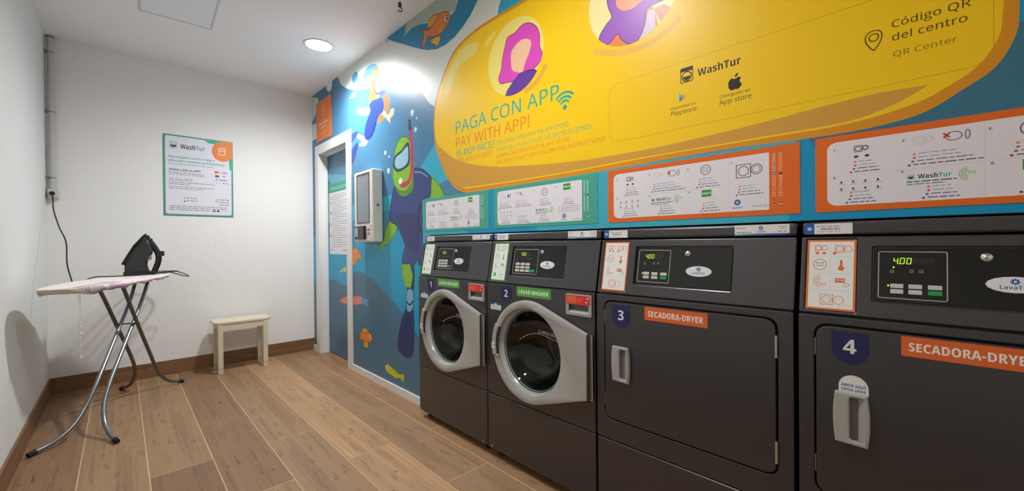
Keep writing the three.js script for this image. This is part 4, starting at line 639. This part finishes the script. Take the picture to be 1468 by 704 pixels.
// ------------------------------------------------------------------ poster on the back wall
{
  const o = thing('wall_poster', 'white poster with teal border and orange corner on the back wall', 'poster'); o.position.set(0.295, 1.49, -D);
  const w = 0.543, h = 0.76;
  part('backing', rbox(w, h, 0.006, w / 2, h / 2, 0.0035, 0.002), std(0x3f9a88, 0.5), o);
  decal('print', canvas(760, 1064, (g, cw, ch) => {
    seed = 88; g.fillStyle = '#42a691'; g.fillRect(0, 0, cw, ch); g.fillStyle = '#e6e4ec'; g.beginPath(); g.roundRect(16, 14, cw - 32, ch - 30, 26); g.fill();
    g.fillStyle = '#3fb09a'; blob(g, [[455, -10], [480, 50], [560, 60], [600, 120], [700, 200], [725, 380], [745, 400], [790, 380], [790, -20]], '#3fb09a');
    g.beginPath(); g.ellipse(640, 150, 122, 138, 0, 0, 7); g.fillStyle = '#f0883a'; g.fill(); area(g, [[640, 0], [cw, 0], [cw, 230], [740, 230]], '#f0883a');
    g.strokeStyle = '#fbe6d2'; g.lineWidth = 10; g.beginPath(); g.roundRect(600, 100, 70, 94, 12); g.stroke(); for (let i = 0; i < 3; i++) { g.beginPath(); g.arc(635, 158, 8 + i * 12, Math.PI * 1.2, Math.PI * 1.8); g.lineWidth = 6; g.stroke(); }
    g.fillStyle = '#b9d0d8'; g.beginPath(); g.roundRect(56, 86, 88, 92, 10); g.fill(); g.beginPath(); g.arc(100, 130, 32, 0, Math.PI); g.fillStyle = '#1d3944'; g.fill(); g.fillStyle = '#eef2f2'; oval(g, 100, 124, 16, 10, '#dfe9ea');
    washTur(g, 172, 172, 62, 270, '#26262e', '#36a8b4');
    text(g, 'Descárgate nuestra App y', 46, 302, 30, '#3fa690', { w: 500, weight: 'bold' }); text(g, '¡descubre nuestras promociones!', 46, 352, 30, '#3fa690', { w: 620, weight: 'bold' }); fine(g, 46, 378, 480, 12, '#8a8796');
    text(g, '¡PAGA CON LA APP!', 50, 474, 30, '#3a3844', { w: 340, weight: 'bold' }); fine(g, 50, 496, 380, 13, '#6d6a78'); fine(g, 50, 518, 390, 12, '#8a8796');
    text(g, '¡Es muy fácil!', 50, 602, 30, '#3a3844', { w: 250 }); for (let i = 0; i < 4; i++) fine(g, 50, 622 + i * 24 + (i > 1 ? 10 : 0), [500, 230, 480, 380][i], 13, '#7a7786');
    oval(g, 566, 446, 18, 18, '#d04a3c'); oval(g, 588, 446, 18, 18, '#f0a048'); text(g, 'VISA', 632, 458, 20, '#3a4a8a', { weight: 'bold', w: 62 }); g.fillStyle = '#3a5aa0'; g.fillRect(552, 486, 46, 30); fine(g, 640, 492, 44, 18, '#55506a'); text(g, 'P', 558, 562, 26, '#2a4a90', { weight: 'bold' }); text(g, 'PayPal', 596, 562, 20, '#44507a', { w: 96, weight: 'bold' }); fine(g, 556, 590, 56, 12, '#b0b0bc'); text(g, 'Pay', 668, 604, 18, '#333', { w: 40 }); oval(g, 652, 596, 8, 9, '#333');
    for (const [x, n] of [[206, 2], [600, 3]]) for (let i = 0; i < n; i++) fine(g, x + (n > 2 ? 0 : 26), 826 + i * 36, 110, 14, '#6a6776'); oval(g, 212, 834, 7, 8, '#555'); oval(g, 212, 876, 9, 10, '#333'); oval(g, 574, 846, 16, 18, null, '#555', 4);
    for (let i = 0; i < 3; i++) fine(g, 52, 938 + i * 25, i === 2 ? 440 : 630, 14, '#7d7a88'); g.fillStyle = '#c05a5a'; g.fillRect(520, 980, 36, 26); oval(g, 584, 992, 16, 15, '#3a4a9a');
  }), 0.004, 0.004, w - 0.008, h - 0.008, 0.0066, o, { r: 0.006, t: 0.0008, rough: 0.4 });
}
// ------------------------------------------------------------------ conduit and socket in the back corner
{
  const grey = std(0xc4c3bd, 0.5);
  const o = thing('cable_conduit', 'grey plastic cable conduit running up the back left corner', 'conduit'); o.position.set(-0.392, 0, -4.948);
  part('pipe', cyl(0.017, H - 1.668, 20).translate(0, (H + 1.668) / 2, 0), grey, o);
  for (const y of [2.77, 2.29, 1.76]) part('clip', merge([new THREE.TorusGeometry(0.0185, 0.004, 8, 24).rotateX(Math.PI / 2).translate(0, y, 0), span(-0.034, -0.012, y - 0.008, y + 0.008, -0.012, 0.012)]), std(0x7c7b76, 0.5), o);
  part('collar', cyl(0.024, 0.012, 20).translate(0, H - 0.006, 0), std(0x8a8983, 0.5), o);
  const s = thing('wall_socket', 'small off-white surface socket box under the grey conduit', 'socket'); s.position.set(-0.386, 1.59, -4.986);
  part('box', rbox(0.066, 0.078, 0.06, 0, 0.039, 0.0305, 0.008, 3), std(0xcfccc0, 0.5), s); part('cover', rbox(0.05, 0.05, 0.008, 0, 0.037, 0.063, 0.004), std(0xd8d5ca, 0.45), s);
}
// ------------------------------------------------------------------ ironing board
const AX = new THREE.Vector3(0.3272, 0, -0.945), SD = new THREE.Vector3(0.945, 0, 0.3272), ORG = new THREE.Vector3(-0.2055, 0, -3.546);
const BT = 0.972;                                                     // height of the board's top
{
  const o = thing('ironing_board', 'folding ironing board with pale lilac cover and grey tube legs', 'ironing board'); o.position.copy(ORG);
  const q = (s, off, y) => [AX.x * s + SD.x * off, y, AX.z * s + SD.z * off];
  const wid = [[-0.25, 0.008], [-0.244, 0.026], [-0.225, 0.044], [-0.18, 0.07], [-0.08, 0.108], [0.05, 0.14], [0.2, 0.166], [0.45, 0.18], [0.8, 0.18], [1.0, 0.172], [1.09, 0.155], [1.12, 0.13], [1.13, 0.1]];
  const at = (s) => { for (let i = 1; i < wid.length; i++) if (s <= wid[i][0]) { const t = (s - wid[i - 1][0]) / (wid[i][0] - wid[i - 1][0]); return wid[i - 1][1] + t * (wid[i][1] - wid[i - 1][1]); } return 0.1; };
  const pos = [], uv = [], idx = [], NS = 72, cs = [[-1, -0.03, -0.022], [-1, 0, -0.03], [-1, 0.004, -0.012], [-0.985, 0, -0.002], [-0.6, 0, 0.001], [0, 0, 0.002], [0.6, 0, 0.001], [0.985, 0, -0.002], [1, 0.004, -0.012], [1, 0, -0.03], [1, -0.03, -0.022]];
  for (let i = 0; i <= NS; i++) {
    const s = -0.25 + 1.38 * i / NS, w = at(s), wave = 0.006 * Math.sin(s * 21) + 0.004 * Math.sin(s * 47 + 1), drop = s < 0.3 ? -0.012 * Math.min(1, (0.3 - s) / 0.2) : 0, nose = Math.min(1, Math.max(0.12, (s + 0.25) / 0.13));
    for (const [k, dx, dy] of cs) { const off = k * Math.max(w + dx, 0.004); pos.push(...q(s, off, BT + nose * (dy + (dy < -0.02 ? wave + drop : 0)))); uv.push(s + 0.35, off + 0.25 + dy * 2); }
  }
  const n = cs.length;
  for (let i = 0; i < NS; i++) for (let j = 0; j < n; j++) { const a = i * n + j, b = i * n + (j + 1) % n; idx.push(a, b, a + n, b, b + n, a + n); }
  for (const e of [0, NS]) for (let j = 1; j < n - 1; j++) e ? idx.push(e * n, e * n + j, e * n + j + 1) : idx.push(0, j + 1, j);
  const g = new THREE.BufferGeometry(); g.setAttribute('position', new THREE.Float32BufferAttribute(pos, 3)); g.setAttribute('uv', new THREE.Float32BufferAttribute(uv, 2)); g.setIndex(idx); g.computeVertexNormals();
  const cloth = canvas(1024, 512, (c, w, h) => {
    seed = 17; c.fillStyle = '#e9e0d8'; c.fillRect(0, 0, w, h);
    for (let i = 0; i < 46; i++) { const x = rr(0, w), y = rr(0, h), col = ['#d9b8cf', '#c99fc0', '#e6cfdc', '#b9a0b6', '#d8c0a8'][i % 5]; c.globalAlpha = rr(0.4, 0.85); for (let k = 0; k < 9; k++) { c.fillStyle = col; c.fillRect(x + k * 7, y + rr(-6, 6), 4, rr(14, 40)); } }
    for (let k = 0; k < 15; k++) { c.fillStyle = '#b87cc2'; c.globalAlpha = 0.75; c.fillRect(277 + k * 8.5, 236 + rr(0, 8), 6, 62); } for (let k = 0; k < 15; k++) { c.fillStyle = '#6f5a6a'; c.globalAlpha = rr(0.3, 0.7); c.beginPath(); c.moveTo(110 + k * 9, 236); c.lineTo(116 + k * 9, 236); c.lineTo(134 + k * 9, 300); c.lineTo(128 + k * 9, 300); c.fill(); } c.globalAlpha = 0.5; c.fillStyle = '#d9a890'; c.fillRect(40, 250, 90, 60); c.globalAlpha = 1;
  });
  cloth.wrapS = cloth.wrapT = THREE.RepeatWrapping; cloth.repeat.set(0.66, 1.35);
  part('cover', g, std(0xffffff, 0.9, { map: cloth, side: THREE.DoubleSide }), o, 'pale padded cloth cover with lilac print');
  part('board_plate', ext(poly([[0.0, -0.07], [0.05, -0.09], [0.3, -0.14], [1.08, -0.13], [1.08, 0.13], [0.3, 0.14], [0.05, 0.09], [0.0, 0.07]]), 0.008, 0).rotateX(-Math.PI / 2).applyMatrix4(new THREE.Matrix4().makeBasis(AX, new THREE.Vector3(0, 1, 0), SD)).translate(0, BT - 0.018, 0), MAT.greyDark, o);
  const silver = std(0x8f9296, 0.3, { metalness: 0.75 }), dull = std(0x6e6a66, 0.42, { metalness: 0.5 });
  for (const k of [-1, 1]) {
    const A = [q(1.03, 0.04 * k, BT - 0.026), q(0.9, 0.037 * k, 0.785), q(0.6, 0.035 * k, 0.515), q(0.33, 0.035 * k, 0.272), q(0.235, 0.045 * k, 0.175), q(0.16, 0.075 * k, 0.09), q(0.085, 0.125 * k, 0.037), q(0.0, 0.186 * k, 0.016)];
    const B = [q(0.45, 0.066 * k, BT - 0.026), q(0.55, 0.063 * k, 0.832), q(0.75, 0.061 * k, 0.588), q(0.98, 0.061 * k, 0.31), q(1.055, 0.066 * k, 0.205), q(1.1, 0.085 * k, 0.12), q(1.14, 0.13 * k, 0.05), q(1.204, 0.2 * k, 0.016)];
    for (const [pts, m] of [[A, silver], [B, dull]]) {
      const leg = part('leg', tube(pts, 0.0125, 64, 12), m, o); const e = new THREE.Vector3(...pts.at(-1)), d = e.clone().sub(new THREE.Vector3(...pts.at(-2))).normalize();
      const cap = part('rubber_foot', cyl(0.0155, 0.036, 16), MAT.rubber, leg); cap.position.copy(e).addScaledVector(d, -0.004); cap.quaternion.setFromUnitVectors(new THREE.Vector3(0, 1, 0), d);
    }
  }
  part('pivot_rod', tube([q(0.722, -0.075, 0.622), q(0.722, 0, 0.622), q(0.722, 0.075, 0.622)], 0.005, 6, 8), MAT.rubber, o);
  part('spreader', tube([q(0.3, -0.035, 0.245), q(0.3, 0.035, 0.245)], 0.0045, 4, 8), silver, o);
  part('iron_rest', merge([tube([q(1.05, 0.12, BT + 0.004), q(1.34, 0.15, BT + 0.006), q(1.37, 0.12, BT + 0.006), q(1.37, -0.05, BT + 0.006), q(1.34, -0.08, BT + 0.006), q(1.05, -0.08, BT + 0.004)], 0.0045, 60, 8), ...[-0.03, 0.025, 0.08].map((f) => tube([q(1.06, f, BT + 0.004), q(1.365, f, BT + 0.006)], 0.0035, 6, 8))]), std(0x77797c, 0.35, { metalness: 0.6 }), o, 'metal wire iron rest');
  const st = std(0xe2dccb, 0.9);
  part('string', tube([q(-0.115, 0.078, BT - 0.045), q(-0.112, 0.08, 0.85), q(-0.118, 0.078, 0.72), q(-0.115, 0.08, 0.565)], 0.0026, 24, 6), st, o, 'loose off-white string'); part('string', tube([q(-0.128, 0.075, BT - 0.045), q(-0.12, 0.08, 0.86), q(-0.117, 0.079, 0.75)], 0.002, 18, 6), st, o);
  part('knot', merge([[-0.116, 0.74], [-0.108, 0.7], [-0.115, 0.565]].map(([s, y]) => new THREE.SphereGeometry(0.006, 8, 6).scale(1, 1.6, 1).translate(...q(s, 0.079, y)))), st, o);
}
// ------------------------------------------------------------------ steam iron standing on its heel, with its cord
{
  const o = thing('steam_iron', 'black steam iron standing upright on its heel on the ironing board', 'iron');
  const p0 = ORG.clone().addScaledVector(AX, 0.93).addScaledVector(SD, 0.02); o.position.set(p0.x, BT + 0.002, p0.z); o.rotation.y = -0.1;
  const k = 0.00082, P = ([x, y]) => [(x - 325) * k, (520 - y) * k];
  const dark = phy(0x1b1a1c, 0.28), grey = phy(0x2b292c, 0.22), sole = std(0x2c2b2c, 0.3, { metalness: 0.6 });
  const body = poly([[365, 122], [348, 148], [290, 232], [242, 315], [216, 385], [212, 430], [210, 505], [400, 505], [385, 470], [374, 425], [382, 365], [412, 318], [418, 280], [398, 220], [380, 160]].map(P));
  const taper = (g) => { const p = g.attributes.position; for (let i = 0; i < p.count; i++) { const t = Math.min(1, Math.max(0, p.getY(i) / 0.33)); p.setZ(i, p.getZ(i) * (1 - 0.82 * t * t)); } g.computeVertexNormals(); return g; };
  part('body', taper(ext(body, 0.09, 0.045, 0.012, 6)), grey, o, 'dark translucent water tank and body');
  part('soleplate', taper(ext(poly([[365, 115], [340, 138], [275, 232], [222, 340], [190, 410], [212, 420], [238, 362], [290, 262], [345, 168], [372, 130]].map(P)), 0.115, 0.0575, 0.004, 6)), sole, o, 'dark metal soleplate');
  part('heel', rbox(0.19, 0.03, 0.105, -0.005, 0.015, 0, 0.01, 3), dark, o);
  const H3 = (x, y) => [...P([x, y]), 0];
  part('handle', tube([H3(366, 138), H3(372, 160), H3(400, 205), H3(432, 262), H3(455, 325), H3(457, 380), H3(442, 440), H3(420, 500)], 0.0205, 40, 14), dark, o);
  part('steam_head', rbox(0.05, 0.042, 0.036, ...H3(472, 315), 0.01, 3).translate(0, 0, 0), grey, o); part('dial', cyl(0.02, 0.012, 18).rotateX(Math.PI / 2).translate(...P([385, 355]), 0.03), phy(0x77757a, 0.3), o); part('spray_button', rbox(0.016, 0.04, 0.02, ...P([405, 190]), 0.006, 0.005), grey, o);
}
{ // power cord: from the socket, down behind the board, over the cover to the iron, with a loop past the tail
  const c = thing('power_cord', 'black power cord hanging from the socket to the iron', 'cord');
  const B = (s, off, dy = 0.0085) => { const v = ORG.clone().addScaledVector(AX, s).addScaledVector(SD, off); return [v.x, BT + dy, v.z]; };
  part('cable', tube([[-0.39, 1.632, -4.905], [-0.382, 1.59, -4.86], [-0.367, 1.492, -4.7], [-0.325, 1.351, -4.5], [-0.278, 1.233, -4.3], [-0.264, 1.075, -4.15], [-0.236, 0.965, -4.04], B(0.5, -0.205, -0.04), B(0.6, -0.2, -0.02), B(0.68, -0.17), B(0.72, -0.09), B(0.76, 0.03), B(0.88, 0.115), B(1.06, 0.13, 0.01), B(1.2, 0.155, 0.012), B(1.3, 0.2, -0.015), B(1.31, 0.235, -0.04), B(1.24, 0.225, -0.035), B(1.15, 0.185, -0.008), B(1.1, 0.15, 0.012), B(1.06, 0.1, 0.012), B(1.03, 0.06, 0.015), B(1.0, 0.05, 0.02)], 0.0042, 220, 8), std(0x18181a, 0.6), c);
  part('plug', cyl(0.015, 0.03, 16).rotateX(Math.PI / 2).translate(-0.389, 1.632, -4.905), MAT.rubber, c);
}
// ------------------------------------------------------------------ stool
{
  const o = thing('wooden_stool', 'cream painted wooden stool against the back wall', 'stool'); o.position.set(0.853, 0, -4.775);
  const cream = std(0xdfd3b8, 0.55, { bumpMap: paintBump, bumpScale: 0.0003 });
  part('seat', ext(poly([[-0.235, -0.105], [-0.205, -0.135], [0.205, -0.135], [0.235, -0.105], [0.235, 0.105], [0.205, 0.135], [-0.205, 0.135], [-0.235, 0.105]]), 0.024, 0, 0.005).rotateX(-Math.PI / 2).translate(0, 0.487, 0), cream, o);
  const foot = std(0xd6c8a8, 0.6);
  for (const sx of [-1, 1]) for (const sz of [-1, 1]) { const l = part('leg', rbox(0.04, 0.413, 0.04, 0.184 * sx, 0.2565, 0.112 * sz, 0.003), cream, o); part('leg_tip', rbox(0.041, 0.046, 0.041, 0.184 * sx, 0.0235, 0.112 * sz, 0.003), foot, l); part('leg_ring', box(0.0375, 0.005, 0.0375, 0.184 * sx, 0.0485, 0.112 * sz), std(0x7d6b50, 0.7), l); }
  for (const s of [-1, 1]) { part('apron', rbox(0.33, 0.055, 0.018, 0, 0.435, 0.118 * s, 0.002), cream, o); part('apron', rbox(0.018, 0.055, 0.19, 0.19 * s, 0.435, 0, 0.002), cream, o); }
}
renderer.render(scene, camera);
